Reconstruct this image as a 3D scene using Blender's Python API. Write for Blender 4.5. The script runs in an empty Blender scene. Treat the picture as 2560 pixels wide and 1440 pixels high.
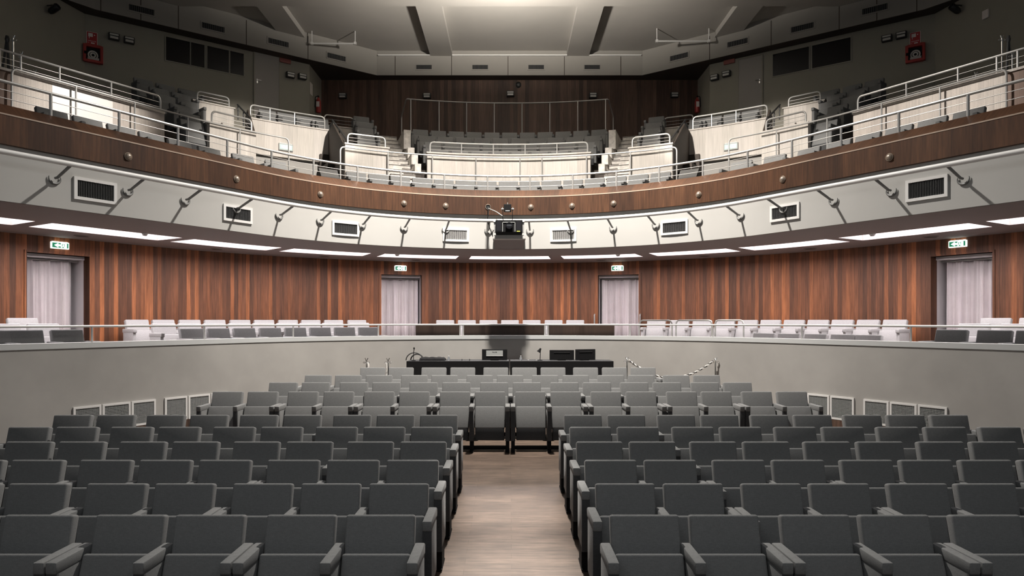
import bpy, bmesh, math, random
from mathutils import Vector, Matrix
random.seed(7)
SC = bpy.context.scene
COL = SC.collection
PI = math.pi
# ---------------------------------------------------------------- camera
F, CX, HY, CAMX, CAMZ = 1707.0, 1272.0, 803.0, -0.03, 2.55
cam = bpy.data.objects.new('camera', bpy.data.cameras.new('camera'))
COL.objects.link(cam)
cam.location = (CAMX, 0, CAMZ)
cam.rotation_euler = (PI/2, 0, 0)
cam.data.sensor_width = 36
cam.data.lens = 36*F/2560
cam.data.shift_x = (1280-CX)/2560
cam.data.shift_y = (HY-720)/2560
cam.data.clip_start = .05
SC.camera = cam
# ---------------------------------------------------------------- world, house lamp, added fill lamps, exposure
SC.view_settings.view_transform = 'Standard'
SC.view_settings.look = 'None'
SC.view_settings.gamma = 1
SC.view_settings.use_curve_mapping = False
SC.view_settings.exposure = 0
wd = bpy.data.worlds.new('world'); SC.world = wd; wd.use_nodes = True
wd.node_tree.nodes['Background'].inputs[0].default_value = (.92, .97, 1, 1)
wd.node_tree.nodes['Background'].inputs[1].default_value = .065
def lamp(name, kind, loc, target, energy, color, **kw):
    d = bpy.data.lights.new(name, kind); d.energy = energy; d.color = color
    for k, v in kw.items(): setattr(d, k, v)
    o = bpy.data.objects.new(name, d); COL.objects.link(o); o.location = loc
    v = Vector(target)-Vector(loc)
    o.rotation_euler = v.to_track_quat('-Z', 'Y').to_euler()
    return o
LY, LZ = 13.0, 12.3
lamp('house_spotlight', 'SPOT', (0, LY, LZ), (0, LY+5.6, LZ-9), 6900, (1, .93, .85), spot_size=math.radians(108), spot_blend=.9, shadow_soft_size=.13)
lamp('front_fill_spot', 'SPOT', (.25, LY, LZ), (.2, LY-2.5, 0), 7400, (1, .95, .89), spot_size=math.radians(125), spot_blend=1, shadow_soft_size=.13)  # added second cone beside the key lamp, brightens the front rows
lamp('ceiling_uplight', 'SPOT', (0, 18.7, 11.0), (0, 18.9, 13), 2200, (1, .93, .84), spot_size=math.radians(166), spot_blend=.3, shadow_soft_size=.15)
for ay in (6.9, 8.7):
    lamp('floor_pool_fill', 'SPOT', (0, 12.7, 12.2), (0, ay, 0), 17000, (1, .94, .88), spot_size=math.radians(9), spot_blend=1, shadow_soft_size=.3)  # added narrow spots that make the bright pool on the aisle floor
lamp('stage_fill', 'AREA', (0, .5, 6.5), (0, 7, 1), 135, (.96, .98, 1), shape='RECTANGLE', size=9, size_y=1)  # added soft fill from the camera side for the seat fronts
for sg in (-1, 1):
    lamp('tier_fill_spot', 'SPOT', (sg*-1.5, 10, 12.2), (sg*7.5, 21.4, 7.8), 10500, (1, .93, .85), spot_size=math.radians(21), spot_blend=.6, shadow_soft_size=.1)  # added to brighten the passage heads and rear parapets
    lamp('middle_fill_spot', 'SPOT', (sg*-1.5, 10.5, 12.2), (sg*7.0, 17.4, 6.4), 6500, (1, .93, .85), spot_size=math.radians(15), spot_blend=.7, shadow_soft_size=.1)  # added to brighten the short middle parapets
    lamp('side_fill_spot', 'SPOT', (sg*-2.5, 12, 12.2), (sg*9.2, 15.0, 6.6) if sg > 0 else (-9.35, 14.4, 6.5), 6500 if sg > 0 else 8500, (1, .93, .86), spot_size=math.radians(25 if sg > 0 else 15), spot_blend=.8 if sg > 0 else 1, shadow_soft_size=.1)  # added to brighten the outer parapets

# ---------------------------------------------------------------- plan: a horseshoe (arc + straight flares) and its offsets
R0, YC, TH = 6.2, 11.0, math.radians(58.7)
S0 = R0*TH
def P(s, t):
    a = min(abs(s), S0)/R0; e = max(0, abs(s)-S0); sg = 1 if s >= 0 else -1
    x = (R0+t)*math.sin(a)+e*math.cos(a)
    y = YC+(R0+t)*math.cos(a)-e*math.sin(a)
    return Vector((sg*x, y))
def angle(s): return (1 if s >= 0 else -1)*min(abs(s), S0)/R0          # outward normal, from +y
def arclen(s, t): 
    a = min(abs(s), S0); return (1 if s >= 0 else -1)*(a*(R0+t)/R0+max(0, abs(s)-S0))
def hit(px, t):
    k = (px-CX)/F; lo, hi = -15.5, 15.5
    for _ in range(50):
        m = (lo+hi)/2; p = P(m, t)
        if (p.x-CAMX)-k*p.y > 0: hi = m
        else: lo = m
    return (lo+hi)/2
def zat(py, d): return CAMZ+(HY-py)*d/F
def deg(a): return R0*math.radians(a)
def srange(s0, s1, step=.16):
    n = max(1, int(math.ceil(abs(s1-s0)/step))); return [s0+(s1-s0)*i/n for i in range(n+1)]

# ---------------------------------------------------------------- materials
MATS = {}
class N:
    def __init__(s, name):
        m = bpy.data.materials.new(name); m.use_nodes = True; s.m = m; s.t = m.node_tree
        s.b = s.t.nodes['Principled BSDF']; MATS[name] = m
    def n(s, kind, **kw):
        x = s.t.nodes.new(kind)
        for k, v in kw.items():
            if isinstance(k, str) and hasattr(x, k): setattr(x, k, v)
        return x
    def l(s, a, b): s.t.links.new(a, b)
    def math(s, op, a, b=None):
        x = s.n('ShaderNodeMath', operation=op)
        for i, v in enumerate((a, b)):
            if v is None: continue
            if isinstance(v, (int, float)): x.inputs[i].default_value = v
            else: s.l(v, x.inputs[i])
        return x.outputs[0]
    def ramp(s, fac, stops):
        x = s.n('ShaderNodeValToRGB'); e = x.color_ramp.elements
        while len(e) < len(stops): e.new(.5)
        for i, (p, c) in enumerate(stops): e[i].position = p; e[i].color = (*c, 1)
        s.l(fac, x.inputs[0]); return x.outputs[0]
    def coords(s, uv, scale):
        c = s.n('ShaderNodeTexCoord'); mp = s.n('ShaderNodeMapping'); mp.inputs['Scale'].default_value = scale
        s.l(c.outputs['UV' if uv else 'Object'], mp.inputs[0]); return mp.outputs[0]
    def noise(s, vec, scale, detail=4, rough=.55):
        x = s.n('ShaderNodeTexNoise'); x.inputs['Scale'].default_value = scale; x.inputs['Detail'].default_value = detail
        x.inputs['Roughness'].default_value = rough; s.l(vec, x.inputs['Vector']); return x.outputs['Fac']
    def mix(s, fac, a, b, mode='MIX'):
        x = s.n('ShaderNodeMix', data_type='RGBA', blend_type=mode)
        for sock, v in ((x.inputs[0], fac), (x.inputs[6], a), (x.inputs[7], b)):
            if isinstance(v, (int, float)): sock.default_value = v
            elif isinstance(v, tuple): sock.default_value = (*v, 1)
            else: s.l(v, sock)
        return x.outputs[2]
    def bump(s, h, strength, dist=.01):
        x = s.n('ShaderNodeBump'); x.inputs['Strength'].default_value = strength; x.inputs['Distance'].default_value = dist
        s.l(h, x.inputs['Height']); s.l(x.outputs[0], s.b.inputs['Normal'])
    def col(s, c): s.l(c, s.b.inputs['Base Color'])
def basic(name, col, rough=.6, metal=0, emit=None, strength=0, noise=0, nscale=6, uv=False, spec=.5):
    k = N(name); k.b.inputs['Roughness'].default_value = rough; k.b.inputs['Metallic'].default_value = metal
    k.b.inputs['Specular IOR Level'].default_value = spec
    k.b.inputs['Base Color'].default_value = (*col, 1)
    if noise:
        f = k.noise(k.coords(uv, (1, 1, 1)), nscale)
        k.col(k.ramp(f, [(.3, tuple(c*(1-noise) for c in col)), (.7, tuple(min(1, c*(1+noise)) for c in col))]))
    if emit: k.b.inputs['Emission Color'].default_value = (*emit, 1); k.b.inputs['Emission Strength'].default_value = strength
    return k.m
def planks(name, width, cols, rough=.5, grain=.35, dots=False, gap=True):
    k = N(name); k.b.inputs['Roughness'].default_value = rough; k.b.inputs['Specular IOR Level'].default_value = .35
    c = k.n('ShaderNodeTexCoord'); sp = k.n('ShaderNodeSeparateXYZ'); k.l(c.outputs['UV'], sp.inputs[0])
    u = k.math('DIVIDE', sp.outputs[0], width); fl = k.math('FLOOR', u)
    wn = k.n('ShaderNodeTexWhiteNoise', noise_dimensions='1D'); k.l(fl, wn.inputs['W'])
    base = k.ramp(wn.outputs['Value'], cols)
    f = k.noise(k.coords(True, (26, 1.3, 1)), 1.0, 6, .65)
    g = k.noise(k.coords(True, (5.5, .55, 1)), 1.0, 4, .6)
    base = k.mix(grain, base, k.ramp(f, [(.3, (.25, .25, .25)), (.7, (1.5, 1.5, 1.5))]), 'MULTIPLY')
    base = k.mix(grain*.8, base, k.ramp(g, [(.3, (.45, .45, .45)), (.7, (1.45, 1.4, 1.35))]), 'MULTIPLY')
    if gap:
        fr = k.math('FRACT', u); e = k.math('LESS_THAN', fr, .05)
        base = k.mix(k.math('MULTIPLY', e, .55), base, (.02, .012, .008))
    if dots:
        fx = k.math('SUBTRACT', k.math('FRACT', k.math('MULTIPLY', sp.outputs[0], 34)), .5)
        fy = k.math('SUBTRACT', k.math('FRACT', k.math('MULTIPLY', sp.outputs[1], 34)), .5)
        d = k.math('ADD', k.math('MULTIPLY', fx, fx), k.math('MULTIPLY', fy, fy))
        base = k.mix(k.math('MULTIPLY', k.math('LESS_THAN', d, .06), .42), base, (.03, .02, .015))
    k.col(base); return k.m
def fabric(name, col):
    k = N(name); k.b.inputs['Roughness'].default_value = .95; k.b.inputs['Specular IOR Level'].default_value = .15
    k.b.inputs['Sheen Weight'].default_value = .08
    v = k.coords(False, (1, 1, 1))
    f = k.noise(v, 160, 3); g = k.noise(k.coords(False, (30, 30, 120)), 1, 4)
    c = k.ramp(f, [(.3, tuple(x*.84 for x in col)), (.7, tuple(x*1.15 for x in col))])
    k.col(k.mix(.3, c, k.ramp(g, [(.35, tuple(x*.75 for x in col)), (.65, tuple(x*1.2 for x in col))])))
    k.bump(f, .25, .004); return k.m
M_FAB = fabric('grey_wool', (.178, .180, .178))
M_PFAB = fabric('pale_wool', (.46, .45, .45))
M_PFAB_SHADED = fabric('pale_wool_shaded', (.31, .308, .31))  # pale wool darkened: shade of the front mezzanine row put into the colour
M_DFAB = fabric('dark_wool', (.055, .056, .058))
M_BLK = basic('black_plastic', (.0075, .0075, .008), .75, spec=.15)
M_STEEL = basic('painted_steel', (.46, .455, .44), .4, .5)
M_CHROME = basic('chrome', (.8, .79, .77), .18, 1)
M_WIRE = basic('steel_wire', (.5, .49, .47), .4, .6)
WOODC = [(0, (.115, .054, .033)), (.4, (.19, .080, .043)), (.75, (.26, .102, .048)), (1, (.42, .155, .064))]
M_WOOD = planks('red_wood_boards', .105, WOODC, .5, .52)
M_DWOOD = planks('dark_wood_boards', .15, [(0, (.062, .038, .028)), (.5, (.10, .06, .043)), (1, (.14, .085, .06))], .55, .45)
M_EDGE = basic('ledge_edge_highlight', (.40, .30, .23), .4)
M_SCREEN = planks('screen_veneer', .7, [(0, (.030, .018, .013)), (1, (.042, .025, .017))], .5, .3, gap=False)
M_FASC = planks('fascia_veneer', .62, [(0, (.055, .024, .012)), (.5, (.078, .034, .016)), (1, (.10, .045, .022))], .5, .6, gap=False)
M_PALE = planks('pale_board', .5, [(0, (.49, .455, .415)), (.5, (.54, .505, .46)), (1, (.58, .54, .50))], .6, .2, gap=False)
M_PERF = planks('perforated_board', .5, [(0, (.54, .48, .43)), (.5, (.60, .54, .48)), (1, (.64, .58, .52))], .5, .25, dots=True, gap=False)
M_PLAIN = basic('satin_pale_board', (.74, .70, .66), .3, noise=.06, nscale=2, uv=True)
M_BROWN = planks('brown_perforated_board', .5, [(0, (.15, .09, .06)), (1, (.19, .11, .075))], .5, .3, dots=True, gap=False)
M_PLAS = basic('grey_plaster', (.335, .322, .302), .8, noise=.13, nscale=.7)
M_GFAS = basic('grey_fascia_paint', (.47, .462, .44), .75, noise=.035, nscale=.8)
M_CASE = basic('grey_cover', (.12, .118, .115), .85)
M_CAP = basic('grey_cap_paint', (.50, .51, .505), .5)
M_CEIL = basic('ceiling_paint', (.42, .40, .37), .9, noise=.08, nscale=.35)
M_BAND = basic('band_paint', (.30, .285, .26), .9, noise=.05, nscale=.5)
M_WALL = basic('olive_wall_paint', (.30, .285, .24), .9, noise=.06, nscale=.4)
M_DOOR = basic('grey_door_paint', (.33, .31, .29), .7)
M_SOFF = basic('soffit_paint', (.25, .212, .205), .8)
M_STONE = basic('pale_stone', (.60, .57, .53), .6, noise=.3, nscale=7)
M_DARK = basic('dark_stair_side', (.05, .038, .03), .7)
M_LIT = basic('strip_diffuser', (1, 1, 1), .5, emit=(1, .93, .94), strength=15)
M_WHITE = basic('white_enamel', (.78, .77, .75), .45)
M_GRILLE = basic('grille_enamel', (.70, .69, .67), .5)
M_SLAT = basic('grey_slat', (.34, .35, .34), .5)
M_BRKT = basic('bracket_grey', (.16, .16, .155), .5)  # darkened so the backlit, shaded undersides are part of the colour
M_VSLAT = basic('vent_slat', (.10, .10, .10), .5)
M_VOID = basic('vent_void', (.012, .012, .013), .9)
M_RED = basic('red_enamel', (.36, .035, .03), .4)
M_SIGNRED = basic('sign_red', (.42, .03, .035), .5)
M_SIGNWHITE = basic('sign_white', (.75, .70, .68), .5)
M_GLASS = basic('dark_control_glass', (.006, .006, .007), .08)
M_CURT = basic('lilac_grey_cloth', (.80, .745, .755), .9, noise=.05, nscale=3)
M_REVEAL = basic('white_reveal', (.66, .63, .64), .7)
M_BRASS = basic('bronze_enamel', (.40, .33, .27), .4, .5)
M_EXITW = basic('exit_light_white', (.9, 1, .95), .5, emit=(.9, 1, .95), strength=3.2)
M_EXITH = basic('exit_housing', (.8, .82, .8), .5, emit=(.93, 1, .95), strength=.95)
M_EXITG = basic('exit_light_green', (.02, .28, .14), .5, emit=(.03, .32, .16), strength=.55)
M_EXITP = basic('exit_pale_green', (.42, .62, .52), .5, emit=(.4, .7, .55), strength=.25)
M_EXITPW = basic('exit_pale_white', (.8, .9, .84), .5, emit=(.85, 1, .93), strength=.35)
M_EXITHOT = basic('exit_light_bright', (.9, 1, .9), .5, emit=(.9, 1, .85), strength=5)
M_ROPE = basic('white_rope', (.72, .70, .66), .8)
M_DIRON = basic('dark_iron', (.05, .05, .05), .5, .4)
M_BOX = basic('emergency_lamp_body', (.02, .02, .02), .4)
M_LENS = basic('lamp_lens', (.55, .55, .52), .25)
M_YEL = basic('yellow_label', (.75, .8, .15), .5)
M_CLEAR = basic('clear_plastic', (.75, .78, .8), .12); MATS['clear_plastic'].node_tree.nodes['Principled BSDF'].inputs['Transmission Weight'].default_value = .85
def floor_mat():
    k = N('laminate_floor'); k.b.inputs['Roughness'].default_value = .42
    v = k.coords(False, (1, 1, 1))
    br = k.n('ShaderNodeTexBrick', offset=.37); k.l(v, br.inputs['Vector'])
    br.inputs['Scale'].default_value = 1; br.inputs['Brick Width'].default_value = 1.3; br.inputs['Row Height'].default_value = .14
    br.inputs['Mortar Size'].default_value = .0025; br.inputs['Color1'].default_value = (.125, .091, .069, 1)
    br.inputs['Color2'].default_value = (.086, .062, .047, 1); br.inputs['Mortar'].default_value = (.07, .05, .035, 1)
    f = k.noise(k.coords(False, (1.6, 26, 4)), 1.6, 8, .7); g = k.noise(v, 2.2, 4)
    c = k.mix(.85, br.outputs['Color'], k.ramp(f, [(.33, (.42, .4, .38)), (.62, (1.45, 1.42, 1.4))]), 'MULTIPLY')
    c = k.mix(.35, c, k.ramp(g, [(.35, (.5, .5, .5)), (.65, (1.35, 1.35, 1.35))]), 'MULTIPLY')
    k.col(c); return k.m
M_FLOOR = floor_mat()

# ---------------------------------------------------------------- mesh builder
class MB:
    def __init__(s): s.v = []; s.f = []; s.uv = []; s.m = []
    def quad(s, pts, uv=None, mi=0):
        i = len(s.v); s.v += [tuple(p) for p in pts]; s.f.append(tuple(range(i, i+len(pts))))
        s.uv.append(uv or [(p[0]+p[1], p[2]) for p in pts]); s.m.append(mi)
    def box(s, lo, hi, M=None, mi=0):
        x0, y0, z0 = lo; x1, y1, z1 = hi
        c = [Vector(p) for p in ((x0,y0,z0),(x1,y0,z0),(x1,y1,z0),(x0,y1,z0),(x0,y0,z1),(x1,y0,z1),(x1,y1,z1),(x0,y1,z1))]
        for f, ax in (((0,3,2,1),(0,1)),((4,5,6,7),(0,1)),((0,1,5,4),(0,2)),((1,2,6,5),(1,2)),((2,3,7,6),(0,2)),((3,0,4,7),(1,2))):
            p = [c[i] for i in f]; uv = [(q[ax[0]], q[ax[1]]) for q in p]
            s.quad([M @ q for q in p] if M else p, uv, mi)
    def sweep(s, poly, ss, mi=0, caps=True):
        n = len(poly)
        for i in range(n):
            (t0, z0), (t1, z1) = poly[i], poly[(i+1) % n]
            tv = abs(t1-t0) > abs(z1-z0)
            for a, b in zip(ss, ss[1:]):
                pts = [(*P(a, t0), z0), (*P(b, t0), z0), (*P(b, t1), z1), (*P(a, t1), z1)]
                w0, w1 = (t0, t1) if tv else (z0, z1)
                ua, ub = arclen(a, (t0+t1)/2), arclen(b, (t0+t1)/2)
                s.quad(pts, [(ua, w0), (ub, w0), (ub, w1), (ua, w1)], mi)
        if caps:
            for a in (ss[0], ss[-1]):
                s.quad([(*P(a, t), z) for t, z in poly], [(t, z) for t, z in poly], mi)
    def cbox(s, s0, s1, t0, t1, z0, z1, mi=0): s.sweep([(t0, z0), (t1, z0), (t1, z1), (t0, z1)], srange(s0, s1), mi)
    def prism(s, poly, z0, z1, mi=0):
        n = len(poly)
        s.quad([(x, y, z1) for x, y in poly], [(x, y) for x, y in poly], mi); s.quad([(x, y, z0) for x, y in poly][::-1], [(x, y) for x, y in poly], mi)
        for i in range(n):
            (x0, y0), (x1, y1) = poly[i], poly[(i+1) % n]; L = math.hypot(x1-x0, y1-y0)
            s.quad([(x0, y0, z0), (x1, y1, z0), (x1, y1, z1), (x0, y0, z1)], [(0, z0), (L, z0), (L, z1), (0, z1)], mi)
    def tube(s, pts, r, n=8, mi=0, cap=True):
        pts = [Vector(p) for p in pts]; rings = []; up = None
        for i, p in enumerate(pts):
            d = (pts[min(i+1, len(pts)-1)]-pts[max(i-1, 0)]).normalized()
            if up is None: up = d.orthogonal().normalized()
            up = (up-d*up.dot(d)); up = up.normalized() if up.length > 1e-6 else d.orthogonal().normalized()
            w = d.cross(up); rr = r[i] if isinstance(r, (list, tuple)) else r
            rings.append([p+(up*math.cos(2*PI*k/n)+w*math.sin(2*PI*k/n))*rr for k in range(n)])
        for a, b in zip(rings, rings[1:]):
            for k in range(n): s.quad([a[k], a[(k+1) % n], b[(k+1) % n], b[k]], None, mi)
        if cap: s.quad(rings[0][::-1], None, mi); s.quad(rings[-1], None, mi)
    def lathe(s, prof, M=None, n=16, mi=0):
        M = M or Matrix.Identity(4)
        for (r0, z0), (r1, z1) in zip(prof, prof[1:]):
            for k in range(n):
                a, b = 2*PI*k/n, 2*PI*(k+1)/n
                p = [Vector((r0*math.cos(a), r0*math.sin(a), z0)), Vector((r0*math.cos(b), r0*math.sin(b), z0)), Vector((r1*math.cos(b), r1*math.sin(b), z1)), Vector((r1*math.cos(a), r1*math.sin(a), z1))]
                s.quad([M @ q for q in p], None, mi)
def mesh(name, mb, mats, smooth=False, bevel=0, seg=2, weld=True):
    me = bpy.data.meshes.new(name); me.from_pydata(mb.v, [], mb.f)
    uvl = me.uv_layers.new(name='UVMap'); k = 0
    for uv in mb.uv:
        for c in uv: uvl.data[k].uv = c; k += 1
    for p, mi in zip(me.polygons, mb.m): p.material_index = mi
    for m in (mats if isinstance(mats, (list, tuple)) else [mats]): me.materials.append(m)
    bm = bmesh.new(); bm.from_mesh(me)
    if weld: bmesh.ops.remove_doubles(bm, verts=bm.verts, dist=1e-5)
    bmesh.ops.recalc_face_normals(bm, faces=bm.faces)
    if bevel: bmesh.ops.bevel(bm, geom=bm.edges[:], offset=bevel, segments=seg, profile=.5, affect='EDGES')
    bm.to_mesh(me); bm.free()
    if smooth:
        for p in me.polygons: p.use_smooth = True
        if hasattr(me, 'set_sharp_from_angle'): me.set_sharp_from_angle(angle=math.radians(40))
    return me
def obj(name, mb, mats, parent=None, smooth=False, bevel=0, seg=2, **kw):
    me = mb if isinstance(mb, bpy.types.Mesh) else mesh(name, mb, mats, smooth, bevel, seg)
    o = bpy.data.objects.new(name, me); COL.objects.link(o)
    if parent: o.parent = parent
    for k, v in kw.items(): o[k] = v
    return o
def tag(o, label, cat, group=None):
    o['label'] = label; o['category'] = cat
    if group: o['group'] = group
    return o
def thing(name, label, cat, loc=(0, 0, 0), rz=0, group=None):
    o = bpy.data.objects.new(name, None); COL.objects.link(o); o.empty_display_size = .1
    o.location = loc; o.rotation_euler = (0, 0, rz); return tag(o, label, cat, group)
def struct(name, mb, mats, parent=None, **kw):
    o = obj(name, mb, mats, parent, **kw); o['kind'] = 'structure'; return o
def arc_pts(s0, s1, t, z, step=.2): return [(*P(s, t), z) for s in srange(s0, s1, step)]
def rounded(pts, r=.08, n=5):
    pts = [Vector(p) for p in pts]; out = [pts[0]]
    for a, b, c in zip(pts, pts[1:], pts[2:]):
        d0 = (a-b); d1 = (c-b)
        if d0.angle(d1, PI) > 2.6: out.append(b); continue
        q0 = b+d0.normalized()*min(r, d0.length*.49); q1 = b+d1.normalized()*min(r, d1.length*.49)
        for i in range(n+1):
            u = i/n; out.append(q0*(1-u)**2+b*2*u*(1-u)+q1*u*u)
    out.append(pts[-1]); return out
ORD = ['', 'first', 'second', 'third', 'fourth', 'fifth', 'sixth', 'seventh', 'eighth', 'ninth', 'tenth', 'eleventh', 'twelfth', 'thirteenth', 'fourteenth', 'fifteenth', 'sixteenth', 'seventeenth', 'eighteenth', 'nineteenth', 'twentieth']

# ================================================================ STRUCTURE
# ---- stalls floor
def floor_z(y):
    pr = [(-2, -.31), (5.42, 0), (12.2, .264), (15.1, .52), (24, .8)]
    for (a, za), (b, zb) in zip(pr, pr[1:]):
        if y <= b: return za+(zb-za)*(y-a)/(b-a)
    return .8
mb = MB()
ys = [1.5, 5.42, 12.2, 15.1, 18.4]
for a, b in zip(ys, ys[1:]):
    za, zb = floor_z(a), floor_z(b)
    mb.quad([(-11, a, za), (11, a, za), (11, b, zb), (-11, b, zb)])
    mb.quad([(-11, a, za-.2), (-11, b, zb-.2), (11, b, zb-.2), (11, a, za-.2)])
struct('floor', mb, M_FLOOR)
SE = 13.6                                                              # the flares run on past the frame
# ---- mezzanine front wall, cap, baseboard
ALL = srange(-SE, SE)
mb = MB(); mb.sweep([(.6, -.1), (.8, -.1), (.8, 2.10), (.6, 2.10)], ALL); struct('wall_mezzanine_front', mb, M_PLAS, smooth=True)
mb = MB(); mb.sweep([(.583, 2.085), (.86, 2.085), (.86, 2.18), (.583, 2.18)], ALL); struct('trim_1', mb, M_CAP, smooth=True)
mb = MB(); mb.sweep([(.575, -.1), (.6, -.1), (.6, .62), (.575, .62)], srange(-9.5, 9.5)); struct('baseboard_mezzanine', mb, M_DWOOD)
# ---- mezzanine floor: three shallow steps
MZ = [1.38, 1.49, 1.57]
mb = MB(); mb.sweep([(.8, 1.0), (4.9, 1.0), (4.9, MZ[2]), (2.95, MZ[2]), (2.95, MZ[1]), (2.0, MZ[1]), (2.0, MZ[0]), (.8, MZ[0])], ALL)
struct('floor_mezzanine', mb, M_FLOOR)
# ---- wooden back wall with four doorways
ZS = 4.36                                                              # soffit level
TW = 4.1
doors = []
for l, r, py in ((66, 223, 636), (953, 1054, 687), (1495, 1597, 687), (2328, 2482, 636)):
    s0, s1 = hit(l, TW), hit(r, TW); d = P((s0+s1)/2, TW).y
    doors.append((s0, s1, zat(py, d)))
mb = MB(); cur = -SE
for s0, s1, zt in doors:
    mb.cbox(cur, s0, TW, TW+.2, MZ[2]-.2, ZS+.1); mb.cbox(s0, s1, TW, TW+.2, zt, ZS+.1); cur = s1
mb.cbox(cur, SE, TW, TW+.2, MZ[2]-.2, ZS+.1)
struct('wall_mezzanine_back', mb, M_WOOD)
for i, (s0, s1, zt) in enumerate(doors):
    t0 = TW+.02; root = None
    mb = MB(); w = .045
    mb.cbox(s0-w, s0, TW-.02, TW+.24, MZ[2], zt+w); mb.cbox(s1, s1+w, TW-.02, TW+.24, MZ[2], zt+w); mb.cbox(s0-w, s1+w, TW-.02, TW+.24, zt, zt+w)
    dr = struct('door_%d' % (i+1), mb, M_WOOD)
    mb = MB(); mb.cbox(s0-.04, s0-.001, TW+.2, TW+.8, MZ[2]-.05, zt+.1); mb.cbox(s1+.001, s1+.04, TW+.2, TW+.8, MZ[2]-.05, zt+.1)
    mb.cbox(s0-.04, s1+.04, TW+.2, TW+.8, zt-.07, zt+.1); mb.cbox(s0-.04, s1+.04, TW+.78, TW+.84, MZ[2]-.05, zt+.1); mb.cbox(s0-.04, s1+.04, TW+.2, TW+.8, MZ[2]-.06, MZ[2])
    struct('door_reveal', mb, M_REVEAL, dr)
    # curtain
    mb = MB(); n = 150; inner = .13 if i in (0, 3) else .03
    ca, cb = (s0, s1-inner) if i in (0, 1) else (s0+inner, s1)
    def fold(k, z):
        x = k/n; wv = .2*(abs(math.sin(x*PI*7.5+i+.6*math.sin(x*9+i)))**.4-.6)+.05*math.sin(x*2*PI*3.3+2*i)+.012*math.sin(x*2*PI*23)
        return (*P(ca+(cb-ca)*x, TW+.46+wv*(1.0-.35*(z-MZ[2])/2.2)), z)
    zs = [MZ[2]+.02, MZ[2]+.8, MZ[2]+1.6, zt-.12]
    for k in range(n):
        for z0, z1 in zip(zs, zs[1:]): mb.quad([fold(k, z0), fold(k+1, z0), fold(k+1, z1), fold(k, z1)])
    o = thing('curtain', ['pale lilac curtain hanging in the doorway nearest the left picture edge', 'pale lilac curtain in the doorway left of the projector', 'pale lilac curtain in the doorway right of the projector', 'pale lilac curtain hanging in the doorway nearest the right picture edge'][i], 'curtain', (*P((s0+s1)/2, TW+.46), MZ[2]), 0, 'doorway curtains')
    def local(o, mb): 
        L = Vector(o.location); mb.v = [tuple(Vector(v)-L) for v in mb.v]; return mb
    c = obj('curtain_cloth', local(o, mb), M_CURT, o, smooth=True)
    so = c.modifiers.new('thickness', 'SOLIDIFY'); so.thickness = .006
    mb = MB(); mb.tube(arc_pts(s0, s1, TW+.46, zt-.1), .015, 6); obj('curtain_rail', local(o, mb), M_STEEL, o)
# ---- soffit under the balcony with recessed strip lights
TA, TB = 1.87, 2.78
strips = []
half = (hit(1372, 2.4)-hit(1172, 2.4))/2
strips.append((-half, half))
for a, b in ((1404, 1597), (1632, 1834), (1866, 2097), (2128, 2453), (2495, 2900)):
    def sym(px): return (hit(px, 2.4)-hit(2*CX-px, 2.4))/2
    sa, sb = sym(a), sym(b) if b < 2800 else sym(a)+2.0
    strips += [(sa, sb), (-sb, -sa)]
strips.sort()
mb = MB()
def ceil_cell(s0, s1, t0, t1, z=ZS):
    for a, b in zip(srange(s0, s1), srange(s0, s1)[1:]):
        mb.quad([(*P(a, t0), z), (*P(a, t1), z), (*P(b, t1), z), (*P(b, t0), z)])
ceil_cell(-SE, SE, 0, TA); ceil_cell(-SE, SE, TB, TW+.2)
cur = -SE
for s0, s1 in strips: ceil_cell(cur, s0, TA, TB); cur = s1
ceil_cell(cur, SE, TA, TB)
struct('ceiling_mezzanine', mb, M_SOFF)
names = {}
for i, (s0, s1) in enumerate(strips):
    k = i-5
    where = 'centre strip behind the projector' if k == 0 else '%s strip to the %s of the projector' % (ORD[abs(k)], 'left' if k < 0 else 'right')
    L = (*P((s0+s1)/2, 2.4), ZS)
    o = thing('strip_light', 'long white recessed ceiling light, '+where, 'ceiling light', L, 0, 'strip lights in the soffit')
    a = MB(); D = .17
    a.cbox(s0-.02, s0, TA-.02, TB+.02, ZS, ZS+D); a.cbox(s1, s1+.02, TA-.02, TB+.02, ZS, ZS+D)
    a.cbox(s0, s1, TA-.02, TA, ZS, ZS+D); a.cbox(s0, s1, TB, TB+.02, ZS, ZS+D)
    obj('housing', local(o, a), M_SOFF, o)
    a = MB(); a.cbox(s0, s1, TA, TB, ZS+D-.03, ZS+D); obj('diffuser', local(o, a), M_LIT, o)
for px, lab in ((205, 'outermost on the left'), (543, 'third from the middle, left half'), (812, 'second from the middle, left half'), (1041, 'nearest the middle, left half'), (1503, 'nearest the middle, right half'), (1761, 'second from the middle, right half'), (2025, 'third from the middle, right half'), (2326, 'outermost on the right')):
    p = P(hit(px, 3.35), 3.35); o = thing('soffit_speaker', 'flat round loudspeaker in the soffit, '+lab, 'speaker', (*p, ZS), 0, 'round soffit loudspeakers')
    mb = MB(); mb.lathe([(.15, .0), (.15, -.012), (.125, -.016)], n=20); obj('rim', mb, M_SOFF, o)
    mb = MB(); mb.lathe([(.125, -.012), (0, -.014)], n=20); obj('cone', mb, M_DARK, o)
for px, lab in ((362, 'outermost left'), (993, 'left of the middle'), (1545, 'right of the middle'), (2181, 'outermost right')):
    p = P(hit(px, 1.78), 1.78); o = thing('smoke_detector', 'small white smoke detector at a strip light edge, '+lab, 'detector', (*p, ZS), 0, 'smoke detectors in the soffit')
    mb = MB(); mb.lathe([(.06, 0), (.06, -.02), (.05, -.03)], n=14); obj('base', mb, M_WHITE, o)
    mb = MB(); mb.lathe([(.05, -.03), (.04, -.055), (0, -.06)], n=14); obj('sensor', mb, M_REVEAL, o, smooth=True)
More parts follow.
